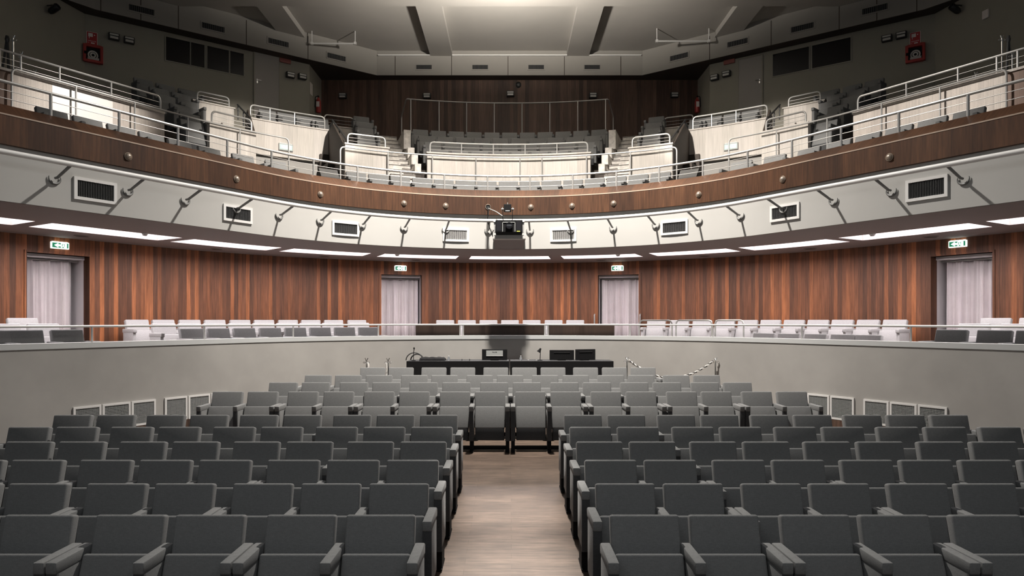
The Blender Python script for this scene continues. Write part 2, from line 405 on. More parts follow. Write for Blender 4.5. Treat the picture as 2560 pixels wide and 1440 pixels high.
# ---- balcony front: grey fascia, wooden fascia with sloping ledge, balcony floor
mb = MB(); mb.sweep([(0, ZS+.006), (.15, ZS+.006), (.15, 5.35), (0, 5.35)], ALL); struct('wall_balcony_front', mb, M_GFAS, smooth=True)
mb = MB(); mb.sweep([(-.08, 5.215), (-.005, 5.215), (.0, 5.3), (.24, 5.3), (.24, 5.86), (.19, 5.88), (-.08, 5.67)], ALL); struct('trim_2', mb, M_FASC)
mb = MB(); mb.sweep([(-.086, 5.655), (-.074, 5.66), (-.07, 5.682), (-.084, 5.676)], ALL); struct('trim_3', mb, M_EDGE)  # thin pale strip standing in for the highlight along the ledge edge
ZB = 5.48
mb = MB(); mb.sweep([(.15, ZB-.25), (3.9, ZB-.25), (3.9, ZB), (.15, ZB)], ALL); struct('floor_balcony', mb, M_DARK)
# ---- upper tier: stepped bowl by sectors
def zrow(k): return 6.5+.45*k
def trow(k): return 3.7+.9*k
def bowl(name, s0, s1, k0, tail=2.4):
    poly = [(3.28+.9*k0, ZB-.2)]
    for k in range(k0, 6):
        poly += [(3.28+.9*k, zrow(k)), (3.28+.9*(k+1) if k < 5 else 8.65+tail, zrow(k))]
    poly.append((poly[-1][0], ZB-.2))
    mb = MB(); mb.sweep(poly, srange(s0, s1, .25)); return struct(name, mb, M_DARK)
aJ, aS0, aS1 = deg(14.6), deg(16.2), deg(21.4)
aV0, aV1, aD, aA = -hit(863, 3.2), -hit(640, 3.2), -hit(524, 3.2), -hit(411, 3.2)
bowl('floor_tier_middle', -aS0, aS0, 0)
for sg, nm in ((-1, 'left'), (1, 'right')):
    def S(a, b): return (sg*a, sg*b) if sg > 0 else (sg*b, sg*a)
    bowl('floor_tier_%s_inner' % nm, *S(aS1, aV0), 0)
    bowl('floor_tier_%s_passage' % nm, *S(aV0, aV1), 4)
    bowl('floor_tier_%s_outer' % nm, *S(aV1, SE-2), 0)
    # passage (vomitory) lined in grey
    mb = MB(); mb.cbox(*S(aV0, aV1), 6.26, 6.4, ZB, 7.9); mb.cbox(*S(aV0, aV1), 3.9, 6.4, ZB-.1, ZB+.01); 
    struct('wall_passage_%s' % nm, mb, M_PLAS)
    # stairs
    mb = MB(); n = 10; q0, q1 = S(aS0+.09, aS1); zb = ZB
    for k in range(n):
        z1 = 6.6+.24*(k+1); ta = 3.25+.45*k
        mb.cbox(q0, q1, ta, 9.0, zb, z1); zb = z1
        mb.cbox(q0, q1, ta-.012, ta+.02, z1-.03, z1-.016, 1)
        if k < 6: c = (q0+q1)/2-sg*(.12+.02*k); mb.cbox(c-.085, c+.085, ta-.008, ta+.01, z1-.15, z1-.115, 1)
    struct('floor_stair_%s' % nm, mb, [M_STONE, M_DARK])
    mb = MB(); q0, q1 = S(aS0-.03, aS0+.09)
    for k, (ta, tb, zt_, hh_) in enumerate(((3.35, 4.0, 7.2, .30), (4.0, 4.75, 7.66, .34), (4.75, 5.6, 8.02, .34), (5.6, 8.6, 8.8, .62))):
        mb.cbox(q0, q1, ta, tb, zt_-hh_, zt_); mb.cbox(q0, q1, ta+.02, tb, zt_-hh_-.55, zt_-hh_, 1)
    struct('trim_stair_%s' % nm, mb, [M_STONE, M_DARK])
# ---- pale boarded parapets on the tier
def parapet(name, l, r, t, ytop, zbot, mat=M_PALE, cap=True, ref=None):
    s0, s1 = hit(l, t), hit(r, t); pr = ref or (l+r)/2
    zt = zat(ytop, P(hit(pr, t), t).y)
    mb = MB(); mb.cbox(s0, s1, t, t+.13, zbot, zt-.04); o = struct(name, mb, mat)
    if cap:
        mb = MB(); mb.cbox(s0-.015, s1+.015, t-.03, t+.16, zt-.04, zt); struct('cap', mb, M_PALE, o)
    return (s0, s1, t, zt)
PAR = {}
TP = 3.2
PAR['J'] = parapet('wall_tier_centre', 1068, 1476, TP, 386, ZB, ref=1272)
for sg, nm in ((-1, 'left'), (1, 'right')):
    def X(a, b): return (a, b) if sg < 0 else (2*CX-b, 2*CX-a)
    def rf(p): return p if sg < 0 else 2*CX-p
    PAR['G'+nm] = parapet('wall_tier_%s_inner' % nm, *X(863, 972), TP, 363, ZB, ref=rf(917))
    PAR['D'+nm] = parapet('wall_tier_%s_middle' % nm, *X(524, 640), TP, 317, ZB, ref=rf(582))
    PAR['E'+nm] = parapet('wall_passage_head_%s' % nm, *X(618, 822), 6.1, 309, 7.62, ref=rf(718))
    PAR['H'+nm] = parapet('wall_tier_%s_rear_inner' % nm, *X(802, 894), 7.55, 316, 7.5, ref=rf(848))
    PAR['C'+nm] = parapet('wall_tier_%s_rear_outer' % nm, *X(484, 585), 7.35, 259, 7.3, ref=rf(534))
    yA = 245 if sg < 0 else 247
    za = zat(yA, P(hit(rf(282), TP), TP).y)
    for j, (l, r, m) in enumerate(((-260, 28, M_BROWN), (28, 131, M_PERF), (131, 282, M_PLAIN if sg < 0 else M_PERF), (282, 411, M_PERF))):
        l, r = X(l, r); s0, s1 = (hit(l, TP) if l > -200 else -12.8), (hit(r, TP) if r < 2760 else 12.8)
        mb = MB(); mb.cbox(s0, s1, TP, TP+.13, ZB, za-.05); struct('wall_tier_%s_outer_%d' % (nm, j+1), mb, m)
    sA, sB = X(-260, 411); s0 = -12.8 if sg < 0 else hit(sA, TP); s1 = hit(sB, TP) if sg < 0 else 12.8
    mb = MB(); mb.cbox(s0, s1, TP-.04, TP+.17, za-.05, za); struct('trim_tier_%s' % nm, mb, M_DWOOD if False else M_PALE)
    PAR['A'+nm] = (s0, s1, TP, za)
for sg, nm in ((-1, 'left'), (1, 'right')):
    for side, pe, pg in (('inner', 821, 864), ('outer', 617, 639)):
        fx = (lambda p: p if sg < 0 else 2*CX-p)
        A, B = P(hit(fx(pe), 6.1), 6.1), P(hit(fx(pg), 3.24), 3.24); zE, zG = PAR['E'+nm][3], PAR['D'+nm][3]
        d = (A-B).normalized(); n = Vector((-d.y, d.x))*.05*(1 if (side == 'inner') == (sg > 0) else -1)
        prof = [(0, ZB), (1, ZB), (1, zE-.03), (.72, zE-.03), (0, zG-.03)]; mb = MB()
        q = [B.lerp(A, u) for u, z in prof]; zz = [z for u, z in prof]
        f0 = [(p.x, p.y, z) for p, z in zip(q, zz)]; f1 = [(p.x+n.x, p.y+n.y, z) for p, z in zip(q, zz)]
        mb.quad(f0); mb.quad(f1[::-1])
        for k in range(5): mb.quad([f0[k], f0[(k+1) % 5], f1[(k+1) % 5], f1[k]])
        struct('wall_passage_flank_%s_%s' % (nm, side), mb, M_DARK)
# ---- upper walls
SW = [(-7.3, 24.9), (-12.94, 20.78), (-14.1, 14.5), (-14.6, 8)]
ZC = 12.65; ZBAND = 11.92
mb = MB(); mb.box((-7.9, 26.5, 7.5), (7.9, 26.8, 13)); struct('wall_upper_back', mb, M_DWOOD)
for sg, nm in ((-1, 'left'), (1, 'right')):
    mb = MB()
    pts = [(-sg*x if False else sg*-x, y) for x, y in [(-7.3, 26.6)]+SW]
    out = [(x+sg*.3, y+.25) for x, y in pts]
    for a, b, c, d in zip(pts, pts[1:], out, out[1:]):
        mb.prism([a, b, d, c], 6.3, 13)
    struct('wall_upper_%s' % nm, mb, M_WALL)
# dropped band round the ceiling
def bandpoly(): return [(-5.06, 26), (-12.45, 20.52), (-13.25, 19.4), (-14.0, 13), (-15.5, 13), (-15.5, 21), (-9, 27.5), (-5.06, 27.5)]
mb = MB(); mb.box((-5.06, 26, ZBAND), (5.06, 27.5, 13)); 
GV = [910, 988, 1129, 1270, 1411, 1552, 1631]
for px in GV: x = CAMX+(px-CX)*26/F; mb.box((x-.012, 25.992, ZBAND), (x+.012, 26.05, ZC), None, 1)
mb.box((-5.06, 26.02, ZBAND-.012), (5.06, 27.4, ZBAND), None, 1)  # dark underside board: the shade below the band put into its colour
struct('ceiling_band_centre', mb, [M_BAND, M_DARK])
for sg, nm in ((-1, 'left'), (1, 'right')):
    b = [(x*-sg, y) for x, y in bandpoly()]; mb = MB()
    for q in ((0, 1, 6, 7), (1, 2, 5, 6), (2, 3, 4, 5)): mb.prism([b[i] for i in q], ZBAND, 13)
    mb.prism([b[0], b[1], b[6], b[7]], ZBAND-.012, ZBAND, 1); mb.prism([b[1], b[2], b[5], b[6]], ZBAND-.012, ZBAND, 1)  # dark boards painting the shade under the side bands
    for px in (252, 352, 446, 616, 770):
        c, dd = Vector(b[0]), (Vector(b[1])-Vector(b[0])).normalized(); k = (px-CX)/F*-sg*-1 if sg < 0 else (2*CX-px-CX)/F
        k = (px-CX)/F if sg < 0 else (CX-px)/F
        u = (CAMX+k*c.y-c.x)/(dd.x-k*dd.y); q = c+dd*u; nn = Vector((-dd.y, dd.x)); nn = -nn if nn.y > 0 else nn
        e = dd*.012; f = nn*.008; g = -nn*.05
        mb.prism([tuple(q-e+f), tuple(q+e+f), tuple(q+e+g), tuple(q-e+g)], ZBAND, ZC+.1, 1)
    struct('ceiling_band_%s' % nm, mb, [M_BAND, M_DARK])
# ceiling plate, long beams and the cross beam
mb = MB(); mb.box((-17, 6, ZC+.2), (17, 28, ZC+.4)); o = struct('ceiling', mb, M_CEIL)
for i, (x0, x1) in enumerate(((-8.12, -7.3), (-3.02, -2.18), (2.18, 3.02), (7.3, 8.12))):
    mb = MB(); mb.box((x0, 21.9, ZC), (x1, 27, ZC+.22)); struct('ceiling_beam_%d' % (i+1), mb, M_CEIL)
mb = MB(); mb.box((-15, 8, ZC), (15, 21.9, ZC+.22)); struct('ceiling_cross_beam', mb, M_CEIL)

for i, (x0, x1) in enumerate(((-5.0, -3.02), (-2.18, 2.18), (3.02, 5.0))):
    mb = MB(); mb.box((x0, 25.9, ZC-.015), (x1, 26.01, ZC+.02)); struct('trim_ceiling_%d' % (i+1), mb, M_WHITE)
# ================================================================ SEATS
SEATMESH = {}
def rbox(cx, w, path, thick, bev, mats, name):
    """cushion: a slab w wide whose front face runs from path[0]=(y,z) to path[1]"""
    (y0, z0), (y1, z1) = path
    mb = MB(); d = Vector((0, y1-y0, z1-z0)).normalized(); nrm = Vector((0, -d.z, d.y))*-1
    if nrm.y < 0: nrm = -nrm
    c = []
    for q in (Vector((0, y0, z0)), Vector((0, y1, z1))):
        for x in (cx-w/2, cx+w/2):
            c += [q+Vector((x, 0, 0)), q+Vector((x, 0, 0))+nrm*thick]
    a, ab, b, bb, e, eb, f, fb = c
    for quad in ((a, b, f, e), (ab, eb, fb, bb), (a, ab, bb, b), (e, f, fb, eb), (a, e, eb, ab), (b, bb, fb, f)): mb.quad(quad)
    return mesh(name, mb, mats, True, bev, 3)
def bmesh_box(name, lo, hi, mat, bev=.01):
    mb = MB(); mb.box(lo, hi); return mesh(name, mb, mat, True, bev, 2)
SEATMESH['backrest'] = rbox(0, .546, ((-.165, .50), (-.02, 1.02)), .095, .022, M_FAB, 'backrest')
SEATMESH['back_shell'] = rbox(0, .50, ((-.045, .47), (.078, .97)), .015, .004, M_BLK, 'back_shell')
SEATMESH['seat'] = rbox(0, .525, ((-.345, .40), (-.205, .775)), .13, .022, M_FAB, 'seat')
SEATMESH['seat_pan'] = rbox(0, .515, ((-.345, .19), (-.335, .41)), .12, .008, M_DFAB, 'seat_pan')
for nm, sx in (('L', -1), ('R', 1)):
    x0, x1 = sorted((sx*.274, sx*.357))
    SEATMESH['armrest'+nm] = bmesh_box('armrest', (x0, -.49, .715), (x1, -.03, .805), M_FAB, .014)
    SEATMESH['arm_panel'+nm] = bmesh_box('arm_panel', (x0+.004, -.455, .23), (x1-.004, -.06, .722), M_FAB, .008)
    SEATMESH['front_trim'+nm] = bmesh_box('front_trim', (x0+.002, -.482, .2), (x1-.002, -.45, .722), M_DFAB, .006)
    mb = MB(); xm = (x0+x1)/2
    mb.box((xm-.032, -.40, .012), (xm+.032, -.15, .24)); mb.box((xm-.034, -.44, 0), (xm+.034, -.10, .014)); SEATMESH['leg'+nm] = mesh('leg', mb, M_BLK)
SEATMESH['crossbar'] = bmesh_box('crossbar', (-.30, -.30, .02), (.30, -.25, .085), M_BLK, .006)
for k in list(SEATMESH):
    if SEATMESH[k].materials[0] is M_FAB:
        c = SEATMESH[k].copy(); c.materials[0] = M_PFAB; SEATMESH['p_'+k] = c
        c = SEATMESH[k].copy(); c.materials[0] = M_PFAB_SHADED; SEATMESH['m_'+k] = c
PROTO = {}
def seat_proto(kind):
    o = bpy.data.objects.new('theatre_seat', None); o.empty_display_size = .1
    parts = [('backrest', 'backrest'), ('seat', 'seat')]
    pre = kind[0]+'_'; far = kind[0] in 'fpm'; arms = kind[1:] if far else kind
    if not far: parts += [('back_shell', 'back_shell'), ('seat_pan', 'seat_pan'), ('crossbar', 'crossbar')]
    for a in arms:
        parts.append(('armrest', 'armrest'+a))
        parts += [('arm_panel', 'arm_panel'+a)]
        parts += [] if far else [('front_trim', 'front_trim'+a), ('leg', 'leg'+a)]
    if far: parts += [('seat_pan', 'seat_pan')]
    kids = [(n, SEATMESH[(pre if pre+m in SEATMESH else '')+m]) for n, m in parts]
    return kids
def seat(x, y, z, rz, kind, label, group):
    if kind not in PROTO: PROTO[kind] = seat_proto(kind)
    o = thing('theatre_seat', label, 'seat', (x, y, z), rz, group)
    arm = None
    for n, me in PROTO[kind]:
        c = bpy.data.objects.new(n, me); COL.objects.link(c)
        c.parent = arm if n in ('arm_panel', 'front_trim') else o      # panel and trim belong to their armrest
        if n == 'armrest': arm = c
    return o
# ---- stalls: front blocks, rows 1-6. gaps from the aisle outwards: s shared arm, d two arms
ROWD = [5.42, 6.32, 7.22, 8.12, 9.02, 9.92]
LEFT = ['sdsd', 'ssdsd s'.replace(' ', ''), 'ssdssds', 'sdsdsdsd', 'ssdsdsdsd', 'ssdsdsds']
LEFT = ['sdsds', 'ssdsds', 'ssdssds', 'sdsdsdsd', 'ssdsdsdsd', 'ssdsdsds']
RIGHT = ['sdsds', 'sdsdsd', 'sdsdssds', 'sdsdsdsds', 'sdsdsdsdsd', 'sdsdsdss']
RIGHT[2] = 'sdsdsssds'[:8]
rown = ['front row', 'second row', 'third row', 'fourth row', 'fifth row', 'sixth row']
for side, table in ((-1, LEFT), (1, RIGHT)):
    for r, (d, pat) in enumerate(zip(ROWD, table)):
        x = .772+.273; n = len(pat)+1
        for i in range(n):
            gap_in = 'd' if i == 0 else pat[i-1]; gap_out = pat[i] if i < len(pat) else 'd'
            # every seat owns the arm on its aisle side; the outer arm only where the pair ends
            arms = ('R' if side < 0 else 'L')+(('L' if side < 0 else 'R') if gap_out == 'd' else '')
            lab = 'charcoal theatre seat, %s from the centre aisle, %s of %s front block' % (ORD[i+1], rown[r], 'left' if side < 0 else 'right')
            seat(side*x, d, floor_z(d), 0, arms, lab, 'folding seats in the front stalls')
            if i < len(pat): x += .629 if pat[i] == 's' else .722
# ---- stalls: rear block, four rows, left edges measured in the photograph
REAR = [(12.35, 75.6, [532, 620, 720.5, 809.6, 910.5, 998.5, 1100, 1187.6, 1288, 1376, 1476.5, 1564.5, 1665.6, 1752, 1853, 1941]),
        (13.25, 70.3, [673.5, 755, 850, 931.5, 1024, 1106, 1200.4, 1281.7, 1375.7, 1457, 1550, 1631.7, 1726, 1808]),
        (14.15, 66.0, [762.6, 838, 915, 1003, 1078.4, 1166.4, 1242, 1329.7, 1406, 1494, 1569.6, 1657, 1733]),
        (15.05, 61.9, [901, 972, 1054, 1126, 1208.7, 1280, 1351.5, 1433, 1505, 1576.5])]
for r, (d, w, xs) in enumerate(REAR):
    ztop = [1.284, 1.37, 1.439, 1.536][r]
    for i, l in enumerate(xs):
        X_ = CAMX+(l+w/2-CX)*d/F
        gap = (xs[i+1]-l)*d/F if i+1 < len(xs) else 9
        seat(X_, d, ztop-1.02, 0, 'L'+('R' if gap > .67 else ''), 'grey theatre seat, %s from the left end, %s row behind the cross aisle' % (ORD[i+1], ['first', 'second', 'third', 'fourth'][r]), 'folding seats in the rear stalls')
# ---- curved rows
def curve_seat(px, t, zf, kind, label, group, s=None):
    s = hit(px, t) if s is None else s
    p = P(s, t)
    return seat(p.x, p.y, zf, -angle(s), kind, label, group)
mez = 'pale seats on the mezzanine'
def mezrow(pxs, t, z, desc, flip=False):
    n = len(pxs)
    for i, px in enumerate(pxs):
        k = n-i if flip else i+1
        curve_seat(px, t, z, ('m' if 'shaded front mezz' in desc else 'f' if 'shaded' in desc else 'p')+('LR' if i == n-1 else 'L'), 'pale seat, %s %s' % (ORD[k], desc), mez)  # rows in shade get darker wool, shade carried by the fabric colour
mezrow([342, 408, 474, 537, 600, 660, 720, 777, 834, 892], 3.75, MZ[2], 'from the far-left doorway, back mezzanine row')
mezrow([409, 474, 536, 598, 658, 717, 774, 830, 898], 2.55, MZ[1], 'from the far-left doorway, middle mezzanine row')
mezrow([478, 545, 610, 675, 738, 800, 861, 921], 1.55, MZ[0], 'from the far-left doorway, shaded front mezzanine row')
mezrow([1113, 1167, 1221, 1275, 1329, 1384, 1438], 3.75, MZ[2], 'from the left between the two inner doorways, mezzanine')
mezrow([1641, 1699, 1756, 1813, 1870, 1927, 1986, 2046, 2107, 2171, 2238], 3.75, MZ[2], 'from the far-right doorway, back mezzanine row', True)
mezrow([1911, 1973, 2040, 2108, 2172], 1.55, MZ[0]-.12, 'from the right inner doorway, low front mezzanine row')
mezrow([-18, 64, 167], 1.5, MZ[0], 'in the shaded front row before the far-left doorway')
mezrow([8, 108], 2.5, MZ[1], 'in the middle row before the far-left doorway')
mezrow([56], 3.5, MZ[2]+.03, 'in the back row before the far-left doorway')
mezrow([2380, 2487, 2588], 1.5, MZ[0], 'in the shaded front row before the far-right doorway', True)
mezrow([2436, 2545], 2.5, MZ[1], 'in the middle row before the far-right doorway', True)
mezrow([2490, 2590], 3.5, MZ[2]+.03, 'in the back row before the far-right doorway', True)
# ---- balcony front row
bal = 'seats of the balcony front row'
cent = [(890+(1650-890)*i/14) for i in range(15)]
for i, px in enumerate(cent):
    s = hit(890, 2.0)+(hit(1652, 2.0)-hit(890, 2.0))*i/14
    curve_seat(0, 2.0, ZB, 'fLR' if i == 14 else 'fL', 'grey balcony seat in the middle front row, %s from its left end' % ORD[i+1], bal, s)
for sg, nm in ((-1, 'left'), (1, 'right')):
    s0 = abs(hit(689 if sg < 0 else 1854, 2.0)); s1 = abs(hit(129 if sg < 0 else 2423, 2.0)); n = 1+int((arclen(s1, 2)-arclen(s0, 2))/.655)
    for i in range(n):
        curve_seat(0, 2.0, ZB, 'fLR' if (i == n-1) == (sg > 0) else 'fL', 'grey balcony seat, front row of the %s side, %s from the passage' % (nm, ORD[i+1]), bal, sg*(s0+(s1-s0)*i/(n-1)))
# ---- upper tier, middle block
up = 'dark seats of the upper tier'
for k in (1, 2, 3, 4):
    n = 11 if k % 2 == 0 else 10
    R = R0+trow(k); pitch = .637/R
    if k < 3: n -= 2
    for i in range(n):
        a = (i-(n-1)/2)*pitch
        curve_seat(0, trow(k), zrow(k), 'fLR' if i == n-1 else 'fL', 'dark seat, %s row up in the middle upper block, %s from left' % (ORD[k], ORD[i+1]), up, R0*a)
# ---- upper tier, sides: (px, k)
SIDE = [(358, 5), (413, 5), (468, 5), (397, 4), (452, 4), (412, 3), (467, 3), (449, 2), (474, 1), (476, 0)]
words_ = ['topmost, nearest the picture edge', 'topmost, second in', 'topmost, nearest the pale rear parapet', 'second row down, outer', 'second row down, inner', 'third row down, outer', 'third row down, inner', 'fourth row down', 'fifth row down', 'lowest, beside the pale parapet']
for sg, nm in ((-1, 'left'), (1, 'right')):
    for (px, k), w in zip(SIDE, words_):
        curve_seat(px if sg < 0 else 2*CX-px, trow(k), zrow(k), 'fLR', 'dark seat on the %s upper slope, %s' % (nm, w), up)
    for (px, k), w in zip([(903, 5), (909, 4), (913, 3), (915, 2)], ['topmost', 'second', 'third', 'lowest']):
        curve_seat(px if sg < 0 else 2*CX-px, trow(k)-.3, zrow(k), 'fLR', '%s of the dark seats stacked beside the %s stair, upper tier' % (w, nm), up)
    for i, px in enumerate((668, 714, 760, 800)):
        curve_seat(px if sg < 0 else 2*CX-px, trow(4)-.1, zrow(4), 'fLR', 'dark seat behind the %s passage rail, %s from its outer end' % (nm, ORD[i+1]), up)

# ================================================================ RAILS
def local_to(o, mb):
    L = Vector(o.location); mb.v = [tuple(Vector(v)-L) for v in mb.v]; return mb
def rail(name, label, cat, s0, s1, t, z0, z1, post_s, wires, r=.028, rp=.022, group=None, ends=(True, True), wr=.007, closed=True):
    o = thing(name, label, cat, (*P((s0+s1)/2, t), z0), 0, group)
    mb = MB(); pts = arc_pts(s0, s1, t, z1)
    if ends[0]: pts = [(*P(s0, t), z0)]+pts
    if ends[1]: pts = pts+[(*P(s1, t), z0)]
    mb.tube(rounded(pts, .13), r, 8); obj('top_rail', local_to(o, mb), M_STEEL, o, smooth=True)
    for s in post_s:
        p = P(s, t); mb = MB(); mb.tube([(*p, z0), (*p, z1)], rp, 8); obj('post', local_to(o, mb), M_STEEL, o, smooth=True)
    for w in wires:
        mb = MB(); mb.tube(arc_pts(s0, s1, t, z0+(z1-z0)*w), wr, 6); obj('wire', local_to(o, mb), M_WIRE, o, smooth=True)
    return o
# balcony ledge rail
TB_ = .215
zr = zat(441, P(0, TB_).y); posts = [a for a in (hit(p, TB_) for p in (-120, 127, 298, 445, 568, 679, 784, 894, 1002, 1111, 1219, 1325, 1432, 1541, 1648, 1757, 1869, 1980, 2103, 2247, 2420, 2660))]
rail('balcony_rail', 'long steel rail with wires along the wooden balcony ledge', 'railing', -13, 13, TB_, 5.86, zr, posts, (.33, .66), .026, .024, ends=(False, False))
# tall guard rails behind the ledge
TG = 3.08
zg = CAMZ+4.86
def tall(px0, px1, posts, label):
    s0, s1 = hit(px0, TG), hit(px1, TG)
    rail('guard_rail', label, 'railing', s0, s1, TG, ZB, zg, [hit(p, TG) for p in posts], (), .022, .019, 'tall guard rails on the balcony')
tall(851, 1692, [970, 1081, 1190, 1300, 1355, 1466, 1576], 'tall thin steel guard rail at the centre of the balcony')
tall(30, 722, [190, 337, 470, 600], 'tall thin steel guard rail on the left of the balcony')
tall(1822, 2516, [1941, 2068, 2204, 2350], 'tall thin steel guard rail on the right of the balcony')
# rails on the tier parapets
def prail(key, label, hgt, posts, inset=.06, s_rng=None, ends=(True, True)):
    s0, s1, t, zt = PAR[key]
    if s_rng: s0, s1 = s_rng
    rail('parapet_rail', label, 'railing', s0+inset, s1-inset, t+.065, zt, zt+hgt, posts, (.3, .62), .024, .019, 'rails on the pale tier parapets', ends)
s0, s1, t, zt = PAR['J']
prail('J', 'steel rail on the central pale parapet', .31, [s0+(s1-s0)*f for f in (.21, .405, .6, .795)])
for sg, nm in ((-1, 'left'), (1, 'right')):
    prail('G'+nm, 'steel rail on the %s pale parapet beside the stone stair' % nm, .29, [])
    prail('D'+nm, 'steel rail on the short pale parapet, middle of the %s side' % nm, .30, [])
    a, b, t, zt = PAR['E'+nm]
    prail('E'+nm, 'long steel rail over the %s passage and its exit sign' % nm, .40, [a+(b-a)*f for f in (.28, .58)])
    prail('H'+nm, 'steel rail on the %s rear parapet near the wooden wall' % nm, .36, [])
    prail('C'+nm, 'steel rail on the outer rear parapet, %s side' % nm, .30, [])
    a, b, t, zt = PAR['A'+nm]
    ps = [hit(p if sg < 0 else 2*CX-p, TP+.065) for p in (0, 52, 149, 278)]
    prail('A'+nm, 'long steel rail on the %s perforated parapet' % nm, .36, ps, ends=(False, True) if sg < 0 else (True, False))
    # sloping handrails down the stair flanks
    for (pa, ta, ya, pb, tb, yb, w) in ((830, 6.1, 299, 870, 3.3, 353, 'inner'), (594, 6.1, 262, 626, 3.3, 296, 'outer')):
        pa_, pb_ = (pa, pb) if sg < 0 else (2*CX-pa, 2*CX-pb)
        A = P(hit(pa_, ta), ta); B = P(hit(pb_, tb), tb); A = Vector((*A, zat(ya, A.y))); B = Vector((*B, zat(yb, B.y)))
        o = thing('stair_handrail', 'sloping dark handrail at the %s edge of the %s passage' % (w, nm), 'railing', B-Vector((0, 0, .5)), 0, 'sloping passage handrails')
        mb = MB(); mb.tube([A, B], .026, 8); obj('top_rail', local_to(o, mb), M_DIRON, o, smooth=True)
        for f in (.04, .5, .97):
            q = A.lerp(B, f); mb = MB(); mb.tube([q, q-Vector((0, 0, .42))], .02, 8); obj('post', local_to(o, mb), M_DIRON, o, smooth=True)
        for f in (.14, .28):
            mb = MB(); mb.tube([A-Vector((0, 0, f)), B-Vector((0, 0, f))], .007, 6); obj('wire', local_to(o, mb), M_WIRE, o)
# rear frame behind the middle block
t = 8.3; zb, ztp = zrow(5), zat(258, P(0, t).y)
s0, s1 = hit(1016, t), hit(1521, t)
o = thing('back_frame', 'tall thin steel frame behind the middle seats at the wooden wall', 'railing', (*P(0, t), zb))
mb = MB(); pa, pb = P(s0, t), P(s1, t); qa, qb = P(hit(1004, t+1), t+1), P(hit(1533, t+1), t+1)
mb.tube(rounded([(*qa, zb), (*qa, ztp-.35), (*pa, ztp)]+arc_pts(s0+.05, s1-.05, t, ztp)+[(*pb, ztp), (*qb, ztp-.35), (*qb, zb)], .1), .022, 8)
obj('top_rail', local_to(o, mb), M_STEEL, o, smooth=True)
for px in (1027, 1097.6, 1166.4, 1235.6, 1305, 1374.7, 1444.6, 1514):
    p = P(hit(px, t), t); mb = MB(); mb.tube([(*p, zb), (*p, ztp)], .019, 8); obj('post', local_to(o, mb), M_STEEL, o)
# mezzanine rail on the cap
zm = 2.46
posts = [hit(p, .7) for p in (-150, 230, 511, 733, 946, 1150, 1158, 1362, 1370, 1575, 1782, 2005, 2277, 2700)]
rail('mezzanine_rail', 'low steel rail running along the grey mezzanine wall', 'railing', -13, 13, .7, 2.18, zm, posts, (), .021, .019, ends=(False, False))
for i, (a, b) in enumerate(((1598, 1680), (1690, 1780), (1788, 1859))):
    rail('hoop_rail', 'rounded steel hoop rail on the mezzanine, %s from the right inner doorway' % ORD[i+1], 'railing', hit(a, .84), hit(b, .84), .84, 2.18, 2.57, [], (), .02, .02, 'steel hoops on the mezzanine')
# dark wooden screens behind the mezzanine rail
for i, (a, b) in enumerate(((1040, 1149), (1159, 1361), (1371, 1535))):
    mb = MB(); mb.cbox(hit(a, 1.0), hit(b, 1.0), 1.0, 1.06, MZ[0], 2.455)
    tag(obj('screen_panel', mb, M_SCREEN), 'dark wooden screen behind the mezzanine rail, %s' % ['left of the projector', 'under the projector', 'right of the projector'][i], 'panel', 'dark screens behind the mezzanine rail')
# door pull bars
for px, lab in ((1486, 'left'), (1600, 'right')):
    s = hit(px, TW-.08); p = P(s, TW-.08); q = P(s, TW+.02); z0, z1 = zat(815, p.y), zat(786, p.y)
    mb = MB(); mb.tube(rounded([(*q, z0), (*p, z0), (*p, z1), (*q, z1)], .06), .022, 8)
    tag(obj('pull_bar', mb, M_STEEL, smooth=True), 'white bar handle at the %s side of the right inner doorway' % lab, 'handle', 'bar handles by the doorway')

# ================================================================ LIGHTING PIPE ON THE FASCIA
TPp = -.5
zp = zat(552, P(0, TPp).y)
o = thing('lighting_pipe', 'long white steel pipe on brackets under the wooden balcony fascia', 'pipe', (*P(0, TPp), zp))
mb = MB(); mb.tube(arc_pts(-13.5, 13.5, TPp, zp, .15), .042, 12); obj('pipe', local_to(o, mb), M_WHITE, o, smooth=True)
BR = [135, 318, 462, 590, 697, 800, 905, 1010, 1114, 1221, 1325, 1427, 1533, 1640, 1747, 1852, 1960, 2085, 2230, 2410]
for px in BR:
    s = hit(px, 0); a = Vector((*P(s, -.01), zp-.17)); b = Vector((*P(s, TPp), zp-.03)); n = (b-a); n.z = 0; n.normalize()
    mb = MB(); mb.tube([a+n*.03, a+n*.1, b], [.02, .022, .024], 8)
    w = Vector((n.y, -n.x, 0))
    cres = [a+n*.012+(w*math.cos(u)+Vector((0, 0, 1))*math.sin(u))*.088 for u in [PI*1.0-.3+(PI+.6)*i/12 for i in range(13)]]
    mb.tube(cres, [.006+.016*math.sin(PI*i/12) for i in range(13)], 6)
    obj('bracket', local_to(o, mb), M_BRKT, o, smooth=True)

